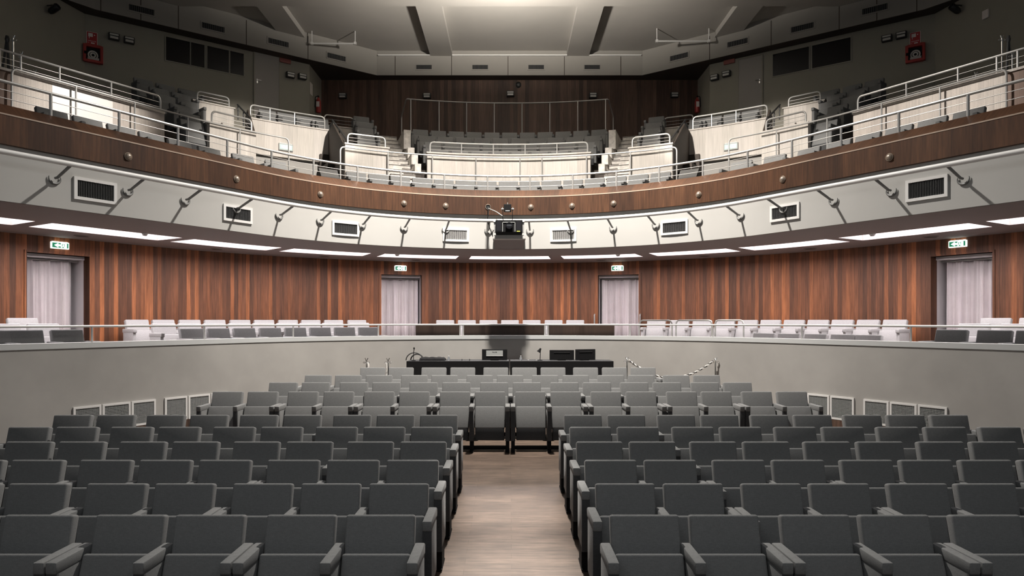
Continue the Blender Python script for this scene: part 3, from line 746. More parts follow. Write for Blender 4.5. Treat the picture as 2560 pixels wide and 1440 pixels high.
# ================================================================ VENTS
def frame_M(origin, nx, ny):
    """matrix with local x along nx (horizontal), local y out of the wall along ny, z up"""
    return Matrix(((nx[0], ny[0], 0, origin[0]), (nx[1], ny[1], 0, origin[1]), (0, 0, 1, origin[2]), (0, 0, 0, 1)))
def vent(name, label, M, w, h, group, nslat=24, cross=False, fr=.05, fm=M_WHITE, depth=.035, cat='vent', bw=.13, sm=None):
    o = tag(bpy.data.objects.new(name, None), label, cat, group); COL.objects.link(o); o.matrix_world = M; o.empty_display_size = .1
    mb = MB()
    mb.box((-w/2, 0, -h/2), (-w/2+fr, depth, h/2)); mb.box((w/2-fr, 0, -h/2), (w/2, depth, h/2))
    mb.box((-w/2+fr, 0, -h/2), (w/2-fr, depth, -h/2+fr)); mb.box((-w/2+fr, 0, h/2-fr), (w/2-fr, depth, h/2))
    obj('frame', mb, fm, o)
    mb = MB(); mb.box((-w/2+fr, -.01, -h/2+fr), (w/2-fr, .006, h/2-fr)); obj('backing', mb, M_VOID, o)
    mb = MB(); iw = w-2*fr
    for i in range(nslat):
        x = -iw/2+iw*(i+.5)/nslat; mb.box((x-iw/nslat*bw, .007, -h/2+fr), (x+iw/nslat*bw, .02, h/2-fr))
    if cross:
        m = max(4, int((h-2*fr)/(iw/nslat)))
        for i in range(m):
            z = -h/2+fr+(h-2*fr)*(i+.5)/m; mb.box((-iw/2, .006, z-.004), (iw/2, .02, z+.004))
    obj('grille', mb, sm or M_SLAT, o)
    return o
def curve_M(s, t, z):
    a = angle(s); return frame_M((*P(s, t), z), (-math.cos(a), math.sin(a)), (-math.sin(a), -math.cos(a)))
VF = [(183, 290, 452, 503), (557, 629, 516, 555), (830, 897, 556, 588), (1107, 1172, 574, 601), (1376, 1441, 574, 601), (1653, 1720, 552, 585), (1927, 2000, 511, 551), (2266, 2371, 446, 497)]
for i, (l, r, y0, y1) in enumerate(VF):
    s0, s1 = hit(l, 0), hit(r, 0); s = (s0+s1)/2; d = P(s, 0).y; w = (P(s1, 0)-P(s0, 0)).length; ps = abs(r-l)*.11
    h = .37 if i in (0, 7) else .33
    z = zat((y0+y1)/2, d)
    k = i-3 if i > 3 else 4-i
    vent('air_vent', 'slatted vent in the grey balcony fascia, %s to the %s of the projector' % (ORD[k], 'left' if i < 4 else 'right'), curve_M(s, 0, z), w, h, 'vents in the balcony fascia', 22, False, sm=M_VSLAT if i not in (3, 4) else M_WHITE)
# big white grilles low on the mezzanine wall
GR = [('left', [(181, 252), (254, 325), (327, 388)], 1003), ('left', [(410, 467), (469, 524), (526, 570)], 1000), ('right', [(2020, 2075), (2077, 2137)], 990), ('right', [(2160, 2224), (2226, 2294), (2296, 2370)], 1003)]
cnt = {'left': 0, 'right': 0}
for sd, ls, _ in GR:
    for l, r in ls:
        s0, s1 = hit(l, .6), hit(r, .6); s = (s0+s1)/2; w = (P(s1, .6)-P(s0, .6)).length
        cnt[sd] += 1
        vent('wall_grille', 'white meshed grille low on the grey wall, %s from the left, %s side' % (ORD[cnt[sd]], sd), curve_M(s, .6, .84), w*.985, .46, 'grilles low on the mezzanine wall', 17, True, .035, M_GRILLE, .03, 'grille')
# ceiling band vents
CB = [(1040, 1080, 168), (1180, 1221, 168), (1320, 1361, 168), (1460, 1501, 168)]
for i, (l, r, y) in enumerate(CB):
    x = CAMX+((l+r)/2-CX)*26/F
    vent('ceiling_vent', 'small vent in the flat middle of the ceiling band, %s from the left' % ORD[i+1], frame_M((x, 26, zat(y, 26)), (-1, 0), (0, -1)), 44*26/F, .24, 'vents in the ceiling band', 12, False, .04, M_BAND, .02, sm=M_VSLAT)
def plane_hit(px, p0, p1):
    k = (px-CX)/F; dx, dy = p1[0]-p0[0], p1[1]-p0[1]
    # CAMX + k*y = x on the line
    u = (CAMX+k*p0[1]-p0[0])/(dx-k*dy); return Vector((p0[0]+dx*u, p0[1]+dy*u))
def side_pts(a, b, sg): return ((a[0]*-sg, a[1]), (b[0]*-sg, b[1]))
def plane_M(px, py, p0, p1, off=0):
    q = plane_hit(px, p0, p1); d = Vector((p1[0]-p0[0], p1[1]-p0[1])).normalized(); n = Vector((-d.y, d.x))
    if n.y > 0: n = -n
    return frame_M((q.x+n.x*off, q.y+n.y*off, zat(py, q.y)), (n.y, -n.x), (n.x, n.y)), q.y
for sg, nm, lst in ((-1, 'left', [(354, 25), (533, 69), (696, 107), (841, 143)]), (1, 'right', [(2187, 23), (2006, 69), (1844, 107), (1698, 142)])):
    a, b = side_pts((-5.06, 26), (-12.45, 20.52), sg)
    for i, (px, py) in enumerate(lst):
        M, d = plane_M(px, py, a, b)
        vent('ceiling_vent', 'small vent in the sloping %s ceiling band, %s from the picture edge' % (nm, ORD[i+1]), M, .78, .26, 'vents in the ceiling band', 12, False, .04, M_BAND, .02, sm=M_VSLAT)

# ================================================================ FASCIA NOZZLES, PROJECTOR, CAMERA
NZ = [320, 591, 801, 1010, 1114, 1220, 1327, 1430, 1534, 1747, 1957, 2224]
NY = [389, 447, 486, 509, 515, 518, 518, 515, 509, 485, 445, 387]
zn = zat(518, P(0, -.08).y)
for i, px in enumerate(NZ):
    s = hit(px, -.08); a = angle(s)
    M = frame_M((*P(s, -.08), zn), (-math.cos(a), math.sin(a)), (-math.sin(a), -math.cos(a))) @ Matrix.Rotation(-PI/2, 4, 'X')
    lab = 'open round hole with cables in the wooden fascia beside the projector' if i == 5 else ('bronze ball nozzle in the wooden fascia, %s left of the cable hole' % ORD[5-i] if i < 5 else 'bronze ball nozzle in the wooden fascia, %s right of the projector camera' % ORD[i-5])
    o = tag(bpy.data.objects.new('air_nozzle' if i != 5 else 'cable_hole', None), lab, 'nozzle' if i != 5 else 'hole', 'ball nozzles in the fascia' if i != 5 else None); COL.objects.link(o); o.matrix_world = M; o.empty_display_size = .1
    mb = MB(); mb.lathe([(.066, 0), (.07, .012), (.062, .02), (.056, .012), (.056, 0)], n=20); obj('ring', mb, M_BRASS, o, smooth=True)
    mb = MB()
    if i != 5: mb.lathe([(.056, .004), (.052, .024), (.038, .042), (.02, .052), (0, .055)], n=20); mb.box((-.03, -.003, .04), (.03, .003, .0555))
    else: mb.lathe([(.056, .003), (0, .003)], n=20)
    obj('ball' if i != 5 else 'hole_shadow', mb, M_BRASS if i != 5 else M_VOID, o, smooth=True)
# projector shelf (bracket box on the fascia)
d = 16.55
def wx(px, d): return CAMX+(px-CX)*d/F
o = thing('projector_shelf', 'pale bracket box under the projector on the balcony fascia', 'shelf', (wx(1272, 17), 16.9, zat(620, 17)))
mb = MB(); xa, xb = wx(1235, 17), wx(1311, 17); z0, z1, z2 = 4.365, zat(598, 16.6), zat(588, 16.6)
mb.quad([(xa+.02, 17.2, z0), (xb-.02, 17.2, z0), (xb, 16.75, z1), (xa, 16.75, z1)]); mb.quad([(xa, 16.75, z1), (xb, 16.75, z1), (xb, 17.2, z1), (xa, 17.2, z1)])
mb.quad([(xa+.02, 17.2, z0), (xa, 16.75, z1), (xa, 17.2, z1)]); mb.quad([(xb-.02, 17.2, z0), (xb, 17.2, z1), (xb, 16.75, z1)])
obj('gusset', local_to(o, mb), M_SOFF, o)
mb = MB(); mb.box((xa-.02, 16.55, z1), (xb+.02, 17.2, z2)); obj('shelf_board', local_to(o, mb), M_GFAS, o, bevel=.008)
o = thing('projector', 'black projector hung on the white pipe at the centre of the balcony front', 'projector', (wx(1272, d), d, z2))
x0, x1 = wx(1239, d)-o.location.x, wx(1306, d)-o.location.x; H = zat(553, d)-z2
mb = MB(); mb.box((x0, -.22, .03), (x1, .34, H)); obj('body', mb, M_BLK, o, bevel=.015)
mb = MB()
for sx in (-1, 1): mb.box((sx*.24-.055, -.226, .07), (sx*.24+.055, -.21, H-.03))
obj('side_grille', mb, basic('projector_grille', (.012, .012, .015), .7, spec=.15), o)
mb = MB(); w, h = .155, .115
for lo, hi in (((-w, -.235, H/2-h), (-w+.014, -.21, H/2+h)), ((w-.014, -.235, H/2-h), (w, -.21, H/2+h)), ((-w, -.235, H/2+h-.014), (w, -.21, H/2+h))): mb.box(lo, hi)
obj('lens_frame', mb, M_SLAT, o)
mb = MB(); mb.lathe([(.085, 0), (.085, .07), (.07, .075), (.064, .05), (0, .045)], Matrix.Translation((.01, -.215, H/2+.02)) @ Matrix.Rotation(PI/2, 4, 'X'), 24); obj('lens', mb, basic('lens_black', (.01, .01, .012), .12), o, smooth=True)
mb = MB(); mb.box((.19, -.226, .05), (.27, -.219, .085)); obj('sticker', mb, M_YEL, o)
for sx in (x0-.02, x1+.02):
    mb = MB(); mb.lathe([(.03, -.03), (.045, 0), (.03, .03)], Matrix.Translation((sx, -.02, H-.02)), 10); mb.box((sx-.02, -.03, .05), (sx+.02, .03, H)); obj('clamp', mb, M_STEEL, o)
d = 16.35
o = thing('camera_unit', 'small black lamp head on a yoke standing above the projector', 'lamp', (wx(1269, d), d, zat(551, d)))
zc = zat(521, d)-o.location.z
mb = MB(); mb.box((-.09, -.08, zc-.08), (.09, .08, zc+.09)); obj('head', mb, M_BLK, o, bevel=.012)
mb = MB(); mb.tube(rounded([(-.115, 0, zc), (-.115, 0, .0), (.115, 0, .0), (.115, 0, zc)], .04), .008, 6); obj('yoke', mb, M_BLK, o)
mb = MB(); mb.box((-.05, -.086, zc-.075), (.05, -.08, zc-.062)); obj('badge', mb, M_WHITE, o)
for sx in (-1, 1):
    mb = MB(); mb.tube([(sx*.09, 0, zc-.015), (sx*.15, -.01, zc-.02)], .016, 6); mb.tube([(sx*.12, 0, zc+.03), (sx*.135, 0, zc-.05)], .01, 6); obj('knob', mb, M_STEEL, o)
mb = MB(); mb.tube([(0, 0, zc+.09), (0, 0, zc+.14)], .01, 6); obj('stud', mb, M_STEEL, o)
# cables from the hole
pa = P(hit(1220, -.08), -.08); za = zn-.03
def cable(pts, lab, r=.012, m=M_BLK):
    pts = [Vector(p) for p in pts]; out = []
    for i in range(len(pts)-1):
        p0, p1, p2, p3 = pts[max(i-1, 0)], pts[i], pts[i+1], pts[min(i+2, len(pts)-1)]
        for j in range(8):
            u = j/8; out.append(.5*((2*p1)+(p2-p0)*u+(2*p0-5*p1+4*p2-p3)*u*u+(3*p1-p0-3*p2+p3)*u**3))
    out.append(pts[-1]); mb = MB(); mb.tube(out, r, 6); return tag(obj('cable', mb, m, smooth=True), lab, 'cable')
def W(px, py, d): return (wx(px, d), d, zat(py, d))
cable([(pa.x, pa.y, za), W(1226, 523, 16.75), W(1240, 529, 16.6), W(1252, 537, 16.5), W(1262, 543, 16.4)], 'grey cable from the fascia hole to the small black lamp', .011, M_SLAT)
cable([(pa.x, pa.y, za), W(1221, 530, 16.75), W(1219, 548, 16.7), W(1222, 563, 16.7), W(1228, 580, 16.7), W(1232, 592, 16.72)], 'dark cable hanging from the fascia hole past the pipe', .012)
cable([W(1232, 591, 16.7), W(1231, 584, 16.65), W(1234, 576, 16.6), W(1240, 573, 16.55)], 'short dark cable looping into the left flank of the projector', .01)

# ================================================================ EXIT SIGNS
def exit_sign(M, w, h, label, hot=False, plain=False):
    o = tag(bpy.data.objects.new('exit_sign', None), label, 'exit sign', 'green exit signs'); COL.objects.link(o); o.matrix_world = M; o.empty_display_size = .1
    mb = MB(); mb.box((-w/2, 0, -h/2), (w/2, .05, h/2)); obj('housing', mb, M_SLAT if plain else M_EXITH, o, bevel=.012)
    mb = MB(); mb.box((-w*.43, .05, -h*.33), (w*.43, .056, h*.33)); face = obj('face', mb, M_EXITP if plain else M_EXITG, o)
    mb = MB(); e = .058
    def q(pts): mb.quad([(x*w, e, z*h) for x, z in pts])
    # arrow, running figure, doorway
    for sx in ((1,) if not plain else (1,)):
        q([(.12, .1), (.12, .31), (.34, 0)]); q([(.12, -.1), (.34, 0), (.12, -.31)]); q([(.0, .14), (.14, .14), (.14, -.14), (.0, -.14)]); q([(.14, .1), (.33, 0), (.14, -.1)])
    q([(-.29, .3), (-.29, -.3), (-.34, -.3), (-.34, .3)]); q([(-.02, .3), (-.02, -.3), (-.06, -.3), (-.06, .3)]); q([(-.22, .3), (-.22, -.3), (-.29, -.3), (-.29, .3)]); q([(-.06, .23), (-.06, .3), (-.22, .3), (-.22, .23)])
    q([(-.12, .2), (-.16, .2), (-.16, .1), (-.12, .1)]); q([(-.1, .09), (-.19, .07), (-.17, -.08), (-.11, -.08)]); q([(-.11, -.08), (-.15, -.08), (-.09, -.28), (-.06, -.28)]); q([(-.14, -.08), (-.18, -.08), (-.21, -.27), (-.18, -.27)])
    obj('pictogram', mb, M_EXITHOT if hot else M_EXITPW if plain else M_EXITW, face)
    mb = MB(); mb.box((-w*.42, .008, h/2), (w*.42, .04, h/2+.006)); obj('top_lens', mb, M_EXITHOT if hot else M_EXITPW if plain else M_EXITW, o)
    return o
for px, py, w, hh, lab, hot in ((148, 614, .37, .15, 'green exit sign over the doorway nearest the left picture edge', 0), (1001, 671, .37, .155, 'green exit sign over the doorway left of the projector', 0), (1544, 671, .37, .155, 'brightest green exit sign, over the doorway right of the projector', 1), (2396, 610, .37, .15, 'green exit sign over the doorway nearest the right picture edge', 0)):
    s = hit(px, TW); exit_sign(curve_M(s, TW, zat(py, P(s, TW).y)), w, hh, lab, bool(hot))
for px, py, nm in ((714, 369, 'left'), (1828, 367, 'right')):
    s = hit(px, 6.1); exit_sign(curve_M(s, 6.1, zat(py, P(s, 6.1).y)), .44, .22, 'pale exit sign on the white passage wall, %s side' % nm, False, True)

# ================================================================ UPPER WALL FITTINGS
def at_plane(name, label, cat, px, py, p0, p1, group=None):
    M, d = plane_M(px, py, p0, p1); o = tag(bpy.data.objects.new(name, None), label, cat, group); COL.objects.link(o); o.matrix_world = M; o.empty_display_size = .1; return o, d
def wall_lamp(px, py, p0, p1, label):
    o, d = at_plane('emergency_lamp', label, 'lamp', px, py, p0, p1, 'emergency lamps on the upper walls')
    mb = MB(); mb.box((-.15, 0, -.09), (.15, .16, .11)); obj('body', mb, M_BOX, o, bevel=.02)
    mb = MB(); mb.box((-.12, .155, .03), (.12, .168, .085)); mb.box((-.11, .155, -.07), (.11, .17, .0)); obj('lens', mb, M_LENS, o, bevel=.006)
def text_mesh(body, size, mat, parent, loc, name='lettering'):
    c = bpy.data.curves.new(name, 'FONT'); c.body = body; c.size = size; c.align_x = 'CENTER'; c.align_y = 'CENTER'; c.extrude = .001
    to = bpy.data.objects.new(name, c); me = bpy.data.meshes.new_from_object(to); me.materials.clear(); me.materials.append(mat)
    bpy.data.objects.remove(to); bpy.data.curves.remove(c)
    o = bpy.data.objects.new(name, me); COL.objects.link(o); o.parent = parent; o.location = loc; o.rotation_euler = (PI/2, 0, PI); return o
BK = ((-8, 26.5), (8, 26.5))
for i, (px, py) in enumerate(((858, 242), (1068, 242), (1276, 237), (1482, 241), (1685, 240))):
    wall_lamp(px, py, *BK, 'black emergency lamp on the dark wooden back wall, %s from the left' % ORD[i+1])
o, d = at_plane('wall_speaker', 'round black loudspeaker high on the dark wooden back wall', 'speaker', 1296, 213, *BK)
mb = MB(); mb.lathe([(.1, 0), (.1, .1), (.06, .13), (0, .13)], Matrix.Rotation(-PI/2, 4, 'X'), 18); obj('cone', mb, M_BOX, o, smooth=True)
mb = MB(); mb.lathe([(.11, 0), (.11, .03), (.1, .03)], Matrix.Rotation(-PI/2, 4, 'X'), 18); obj('rim', mb, M_DIRON, o)
FIT = {'left': dict(lamps=[(284, 95), (322, 104), (724, 190), (754, 194)], box=(232, 137), sign=(230, 96), red=(712, 152), door=(637, 697, 121), win=[(415, 475, 92, 163), (477, 511, 112, 174), (518, 573, 118, 183), (574, 609, 130, 192)], knob=643, ext=(787, 262), note=(778, 223)),
       'right': dict(lamps=[(2218, 99), (2254, 91), (1788, 196), (1818, 187)], box=(2289, 135), sign=(2288, 96), red=(1824, 154), door=(1847, 1905, 0), win=[(1932, 2022, 125, 192), (2030, 2126, 97, 168)], knob=1898, ext=(1752, 262), note=None)}
for sg, nm in ((-1, 'left'), (1, 'right')):
    a, b = side_pts(SW[0], SW[1], sg); f = FIT[nm]
    for i, (px, py) in enumerate(f['lamps']):
        wall_lamp(px, py, a, b, 'black emergency lamp on the olive %s wall, %s' % (nm, ['beside the fire hose cabinet' if nm == 'left' else 'second from the fire hose cabinet', 'second from the fire hose cabinet' if nm == 'left' else 'beside the fire hose cabinet', 'beside the grey door' if nm == 'left' else 'second from the grey door', 'second from the grey door' if nm == 'left' else 'beside the grey door'][i]))
    # fire hose cabinet
    o, d = at_plane('fire_hose_cabinet', 'red fire hose cabinet with glazed front on the %s upper wall' % nm, 'fire cabinet', *f['box'], a, b, 'fire hose cabinets')
    w = .265; mb = MB(); q = .075
    mb.box((-w, 0, -w), (-w+q, .14, w)); mb.box((w-q, 0, -w), (w, .14, w)); mb.box((-w+q, 0, -w), (w-q, .14, -w+q)); mb.box((-w+q, 0, w-q), (w-q, .14, w)); obj('case', mb, M_RED, o, bevel=.012)
    mb = MB(); mb.box((-w+q, .0, -w+q), (w-q, .02, w-q)); obj('back_plate', mb, M_VOID, o)
    mb = MB(); mb.tube([(math.cos(u)*.12, .05, math.sin(u)*.12-.03) for u in [2*PI*i/24 for i in range(25)]], .022, 8); mb.tube([(math.cos(u)*.06, .06, math.sin(u)*.06-.03) for u in [2*PI*i/24 for i in range(25)]], .022, 8); obj('hose', mb, M_ROPE, o, smooth=True)
    mb = MB(); mb.box((-.16, .03, -.185), (.14, .1, -.11)); obj('valve', mb, M_STEEL, o)
    mb = MB(); mb.box((w-q-.02, .14, -.05), (w-q+.05, .16, .03)); obj('latch', mb, M_BLK, o)
    o, d = at_plane('fire_hose_sign', 'red and white fire hose sign above the cabinet on the %s wall' % nm, 'sign', *f['sign'], a, b, 'fire hose signs')
    mb = MB(); mb.box((-.145, 0, -.195), (.145, .008, .195)); obj('plate', mb, M_SIGNWHITE, o)
    mb = MB(); mb.box((-.132, .008, -.183), (.132, .012, .183)); obj('red_field', mb, M_SIGNRED, o)
    for nm_, lo_, hi_ in (('hose_reel_mark', (-.02, .012, .04), (.1, .015, .15)), ('nozzle_mark', (-.08, .012, .09), (-.05, .015, .12)), ('hose_mark', (.065, .012, -.02), (.085, .015, .04)), ('number_field', (-.07, .012, -.165), (.03, .015, -.13))):
        mb = MB(); mb.box(lo_, hi_); obj(nm_, mb, M_SIGNWHITE, o)
    text_mesh('IDRANTE', .05, M_SIGNWHITE, o, (0, .014, -.09)); text_mesh('N.', .04, M_SIGNWHITE, o, (.09, .014, -.147))
    # red lamp plate
    o, d = at_plane('red_sign_lamp', 'unlit red lamp box above the grey door, %s wall' % nm, 'sign', *f['red'], a, b, 'red lamp boxes')
    mb = MB(); mb.box((-.2, 0, -.09), (.2, .07, .06)); obj('lamp_box', mb, basic('dull_red_'+nm, (.30, .09, .075), .5), o, bevel=.01)
    # grey door
    l, r, _ = f['door']; p0, p1 = plane_hit(l, a, b), plane_hit(r, a, b); w = (p1-p0).length
    M, d = plane_M((l+r)/2, 215, a, b); M.translation.z = 8.75
    dr = bpy.data.objects.new('door_5' if sg < 0 else 'door_6', None); COL.objects.link(dr); dr.matrix_world = M; dr['kind'] = 'structure'; dr.empty_display_size = .1
    zt = zat(133 if sg < 0 else 145, (p0.y+p1.y)/2)-8.75
    mb = MB(); mb.box((-w/2, 0, 0), (w/2, .03, zt)); struct('leaf', mb, M_DOOR, dr)
    mb = MB(); mb.box((-w/2-.04, 0, 0), (-w/2, .04, zt+.04)); mb.box((w/2, 0, 0), (w/2+.04, .04, zt+.04)); mb.box((-w/2, 0, zt), (w/2, .04, zt+.04)); struct('door_frame', mb, M_WALL, dr)
    kx = (1 if sg < 0 else -1)*(w/2-.08); kz = zat(206, (p0.y+p1.y)/2)-8.75
    mb = MB(); mb.tube([(kx, .03, kz), (kx, .09, kz), (kx-(.12 if sg < 0 else -.12), .09, kz)], .014, 6); mb.box((kx-.02, .03, kz-.1), (kx+.02, .036, kz+.04)); struct('handle', mb, M_CHROME, dr)
    # control room windows
    for i, (l, r, y0, y1) in enumerate(f['win']):
        p0, p1 = plane_hit(l, a, b), plane_hit(r, a, b); w = (p1-p0).length; dm = (p0.y+p1.y)/2
        if nm == 'left': zt_, zb_ = 10.87+.73, 9.9
        zt_, zb_ = (zat(97, plane_hit(437, *side_pts(SW[0], SW[1], -1)).y), zat(168, plane_hit(500, *side_pts(SW[0], SW[1], -1)).y))
        M, d = plane_M((l+r)/2, 130, a, b); M.translation.z = (zt_+zb_)/2; h = zt_-zb_
        wn = bpy.data.objects.new('window_%d' % (i+1 if sg < 0 else i+5), None); COL.objects.link(wn); wn.matrix_world = M; wn['kind'] = 'structure'; wn.empty_display_size = .1
        mb = MB(); mb.box((-w/2, 0, -h/2), (w/2, .012, h/2)); struct('pane', mb, M_GLASS, wn)
        mb = MB(); e = .03
        mb.box((-w/2-e, 0, -h/2-e), (-w/2, .03, h/2+e)); mb.box((w/2, 0, -h/2-e), (w/2+e, .03, h/2+e)); mb.box((-w/2, 0, -h/2-e), (w/2, .03, -h/2)); mb.box((-w/2, 0, h/2), (w/2, .03, h/2+e)); struct('window_frame', mb, M_WALL, wn)
    # fire extinguisher on the return wall
    ra, rb = side_pts((-7.3, 24.9), (-7.3, 26.6), sg)
    px, py = f['ext']; q = plane_hit(px, ra, rb); zc = zat(py, q.y)
    o = thing('fire_extinguisher', 'red fire extinguisher hanging at the corner of the %s wall' % nm, 'fire extinguisher', (q.x+sg*-.14, q.y, zc-.3), 0, 'fire extinguishers')
    mb = MB(); mb.lathe([(0, 0), (.08, 0), (.095, .03), (.095, .42), (.07, .5), (.03, .54), (.03, .58)], n=16); obj('cylinder', mb, M_RED, o, smooth=True)
    mb = MB(); mb.box((-.06, -.1, .2), (.06, -.085, .4)); obj('label_plate', mb, M_SIGNWHITE, o, bevel=.004)
    mb = MB(); mb.box((-.02, -.08, .58), (.02, .04, .62)); mb.tube(rounded([(0, -.03, .6), (sg*.1, -.03, .62), (sg*.12, -.03, .2)], .08), .012, 6); obj('valve', mb, M_BLK, o)
    if f['note']:
        px, py = f['note']; q = plane_hit(px, ra, rb); zc = zat(py, q.y); mb = MB(); mb.box((q.x, q.y-.15, zc-.22), (q.x+.012, q.y+.15, zc+.22))
        tag(obj('notice', mb, M_SIGNWHITE), 'white paper notice above the left fire extinguisher', 'sign')
    # spotlight on a bracket near the picture corner
    b2 = side_pts(SW[1], SW[2], sg)
    o, d = at_plane('wall_spotlight', 'dark spotlight head high in the %s corner of the picture' % nm, 'lamp', 118 if sg < 0 else 2404, 14, *b2, 'corner spotlights')
    mb = MB(); mb.tube([(0, 0, .0), (0, .2, 0), (0, .22, -.08)], .02, 6); obj('arm', mb, M_DIRON, o)
    mb = MB(); mb.lathe([(.06, -.16), (.09, -.1), (.1, .14), (.085, .16), (.08, .1), (0, .1)], Matrix.Translation((0, .22, -.12)) @ Matrix.Rotation(math.radians(-60), 4, 'X'), 16); obj('lamp_head', mb, M_BOX, o, smooth=True)
o, d = at_plane('wall_box', 'small white box on the right upper wall', 'box', 2466, 36, *side_pts(SW[1], SW[2], 1))
mb = MB(); mb.box((-.1, 0, -.12), (.1, .05, .12)); obj('cover', mb, M_SIGNWHITE, o, bevel=.015)
# white pipes under the ceiling panels
for (l, r, y, lab) in ((780, 888, 109, 'left'), (1642, 1772, 103, 'right')):
    z = ZC-.25; d = (z-CAMZ)*F/(HY-y)
    o = thing('ceiling_tube', 'thin white tube under the ceiling panel, %s side' % lab, 'pipe', (wx((l+r)/2, d), d, z), 0, 'ceiling tubes')
    L = (r-l)*d/F/2; mb = MB(); mb.tube([(-L, 0, 0), (L, 0, 0)], .03, 8); obj('tube', mb, M_WHITE, o)
    for sx in (-1, 1): mb = MB(); mb.box((sx*L-.04, -.04, -.04), (sx*L+.04, .04, .05)); mb.box((sx*L-.012, -.012, 0), (sx*L+.012, .012, .46)); obj('end_box', mb, M_WHITE, o)

# ================================================================ CONTROL DESKS BEHIND THE STALLS
DD = 16.7; zd = zat(903, DD); fz = floor_z(DD+.3)
for (l, r, lab, sgn) in ((1016, 1272.5, 'left', -1), (1275.5, 1534, 'right', 1)):
    xa, xb = wx(l, DD), wx(r, DD)
    o = thing('control_desk', 'long black control desk behind the last row, %s one' % lab, 'desk', ((xa+xb)/2, DD+.35, fz), 0, 'black control desks')
    w = (xb-xa)/2; H = zd-fz
    mb = MB(); mb.box((-w, -.35, H-.035), (w, .45, H)); obj('desktop', mb, M_DFAB, o, bevel=.006)
    mb = MB(); mb.box((-w, -.352, .35), (w, -.325, H-.0)); obj('front_panel', mb, M_BLK, o, bevel=.006)
    for sx in (-w+.04, w-.04): mb = MB(); mb.box((sx-.03, -.3, 0), (sx+.03, .4, H-.03)); obj('leg', mb, M_BLK, o)
def desk_thing(name, label, cat, px, dy=.3, group=None):
    return thing(name, label, cat, (wx(px, DD+dy), DD+dy, zd), 0, group)
for i, (l, r, yt, lab, rz) in enumerate(((1205, 1268, 873, 'black monitor with pale back plate at the middle of the control desks', 0), (1374, 1435, 875, 'black monitor on the right desk, next to the lamp', .0), (1438, 1489, 873, 'black monitor on the right desk, outermost of two', .35))):
    o = desk_thing('monitor', lab, 'monitor', (l+r)/2, .3, 'monitors on the control desks'); o.rotation_euler.z = rz
    d = DD+.3; w = (r-l)*d/F/2/math.cos(rz); h = zat(yt, d)-zd
    mb = MB(); mb.box((-w, -.02, .012), (w, .03, h)); case = obj('screen_case', mb, M_BLK, o, bevel=.01)
    mb = MB(); mb.box((-.1, -.02, 0), (.1, .14, .012)); mb.box((-.03, .03, .0), (.03, .06, .2)); obj('stand', mb, M_BLK, o)
    mb = MB(); mb.box((-w*.66, -.032, h-.17 if i == 0 else h-.07), (w*.66, -.02, h-.03 if i == 0 else h-.06)); obj('back_plate', mb, M_SLAT if i == 0 else M_DIRON, case)
    if i == 0: 
        tm = text_mesh('PHILIPS', .035, M_BLK, case, (0, -.034, h-.075)); tm.rotation_euler = (PI/2, 0, 0)
        mb = MB(); mb.box((-w*.66, -.034, h-.168), (w*.66, -.02, h-.158)); obj('plate_edge', mb, M_WHITE, case)
# gooseneck microphone
o = desk_thing('gooseneck_microphone', 'thin black gooseneck microphone at the left end of the control desk', 'microphone', 1034, .15)
d = DD+.15; h = zat(870, d)-zd; mb = MB(); mb.tube([(0, 0, .0), (-.003, 0, h*.5), (.012, 0, h-.03)], .009, 6); obj('neck', mb, M_BLK, o)
mb = MB(); mb.lathe([(0, h-.04), (.018, h-.03), (.02, h), (.012, h+.015), (0, h+.02)], Matrix.Translation((.012, 0, 0)), 10); obj('capsule', mb, M_BLK, o)
mb = MB(); mb.lathe([(0, .02), (.05, .018), (.055, 0)], n=12); obj('base', mb, M_BLK, o)
# coiled cable hoop and black bag
o = desk_thing('cable_hoop', 'thick dark cable standing in a loop on the left desk', 'cable', 1036, .35)
r = .19; mb = MB(); mb.tube([(-r*1.1*math.cos(u)+.0, 0, r*math.sin(u)) for u in [PI*i/16 for i in range(17)]], .013, 8); mb.tube([(-r*.85*math.cos(u)+.06, .06, r*.8*math.sin(u)) for u in [PI*i/16 for i in range(17)]], .016, 8); obj('loop', mb, M_DIRON, o, smooth=True)
o = desk_thing('soft_bag', 'flat black soft bag lying on the left control desk', 'bag', 1082, .3)
mb = MB(); n = 14
for i in range(n):
    for j in range(4):
        def hh(a, b): return (.085+.008*math.sin(a*1.7+b))*(1 if 0 < a < n else .5)*(1 if 0 < b < 4 else .35)
        def pt(a, b): return (-.32+.64*a/n, -.14+.28*b/4, hh(a, b))
        mb.quad([pt(i, j), pt(i+1, j), pt(i+1, j+1), pt(i, j+1)])
for j in (0, 4):
    for i in range(n): mb.quad([(-.32+.64*i/n, -.14+.28*j/4, 0), (-.32+.64*(i+1)/n, -.14+.28*j/4, 0), pt(i+1, j), pt(i, j)])
for i in (0, n):
    for j in range(4): mb.quad([(-.32+.64*i/n, -.14+.28*j/4, 0), (-.32+.64*i/n, -.14+.28*(j+1)/4, 0), pt(i, j+1), pt(i, j)])
obj('bag_body', mb, M_BLK, o, smooth=True)
mb = MB(); mb.tube([(-.31, -.14, .07), (0, -.145, .088), (.31, -.14, .07)], .006, 6); obj('zip', mb, M_DIRON, o)
for px, lab in ((1122, 'left'), (1302, 'right')):
    o = desk_thing('water_bottle', 'clear plastic water bottle on the %s control desk' % lab, 'bottle', px, .2, 'water bottles')
    mb = MB(); mb.lathe([(0, 0), (.03, 0), (.032, .01), (.032, .07), (.012, .1), (.012, .112)], n=12); obj('bottle_body', mb, M_CLEAR, o, smooth=True)
    mb = MB(); mb.lathe([(.014, .108), (.014, .125), (0, .125)], n=10); obj('bottle_cap', mb, M_WHITE, o)
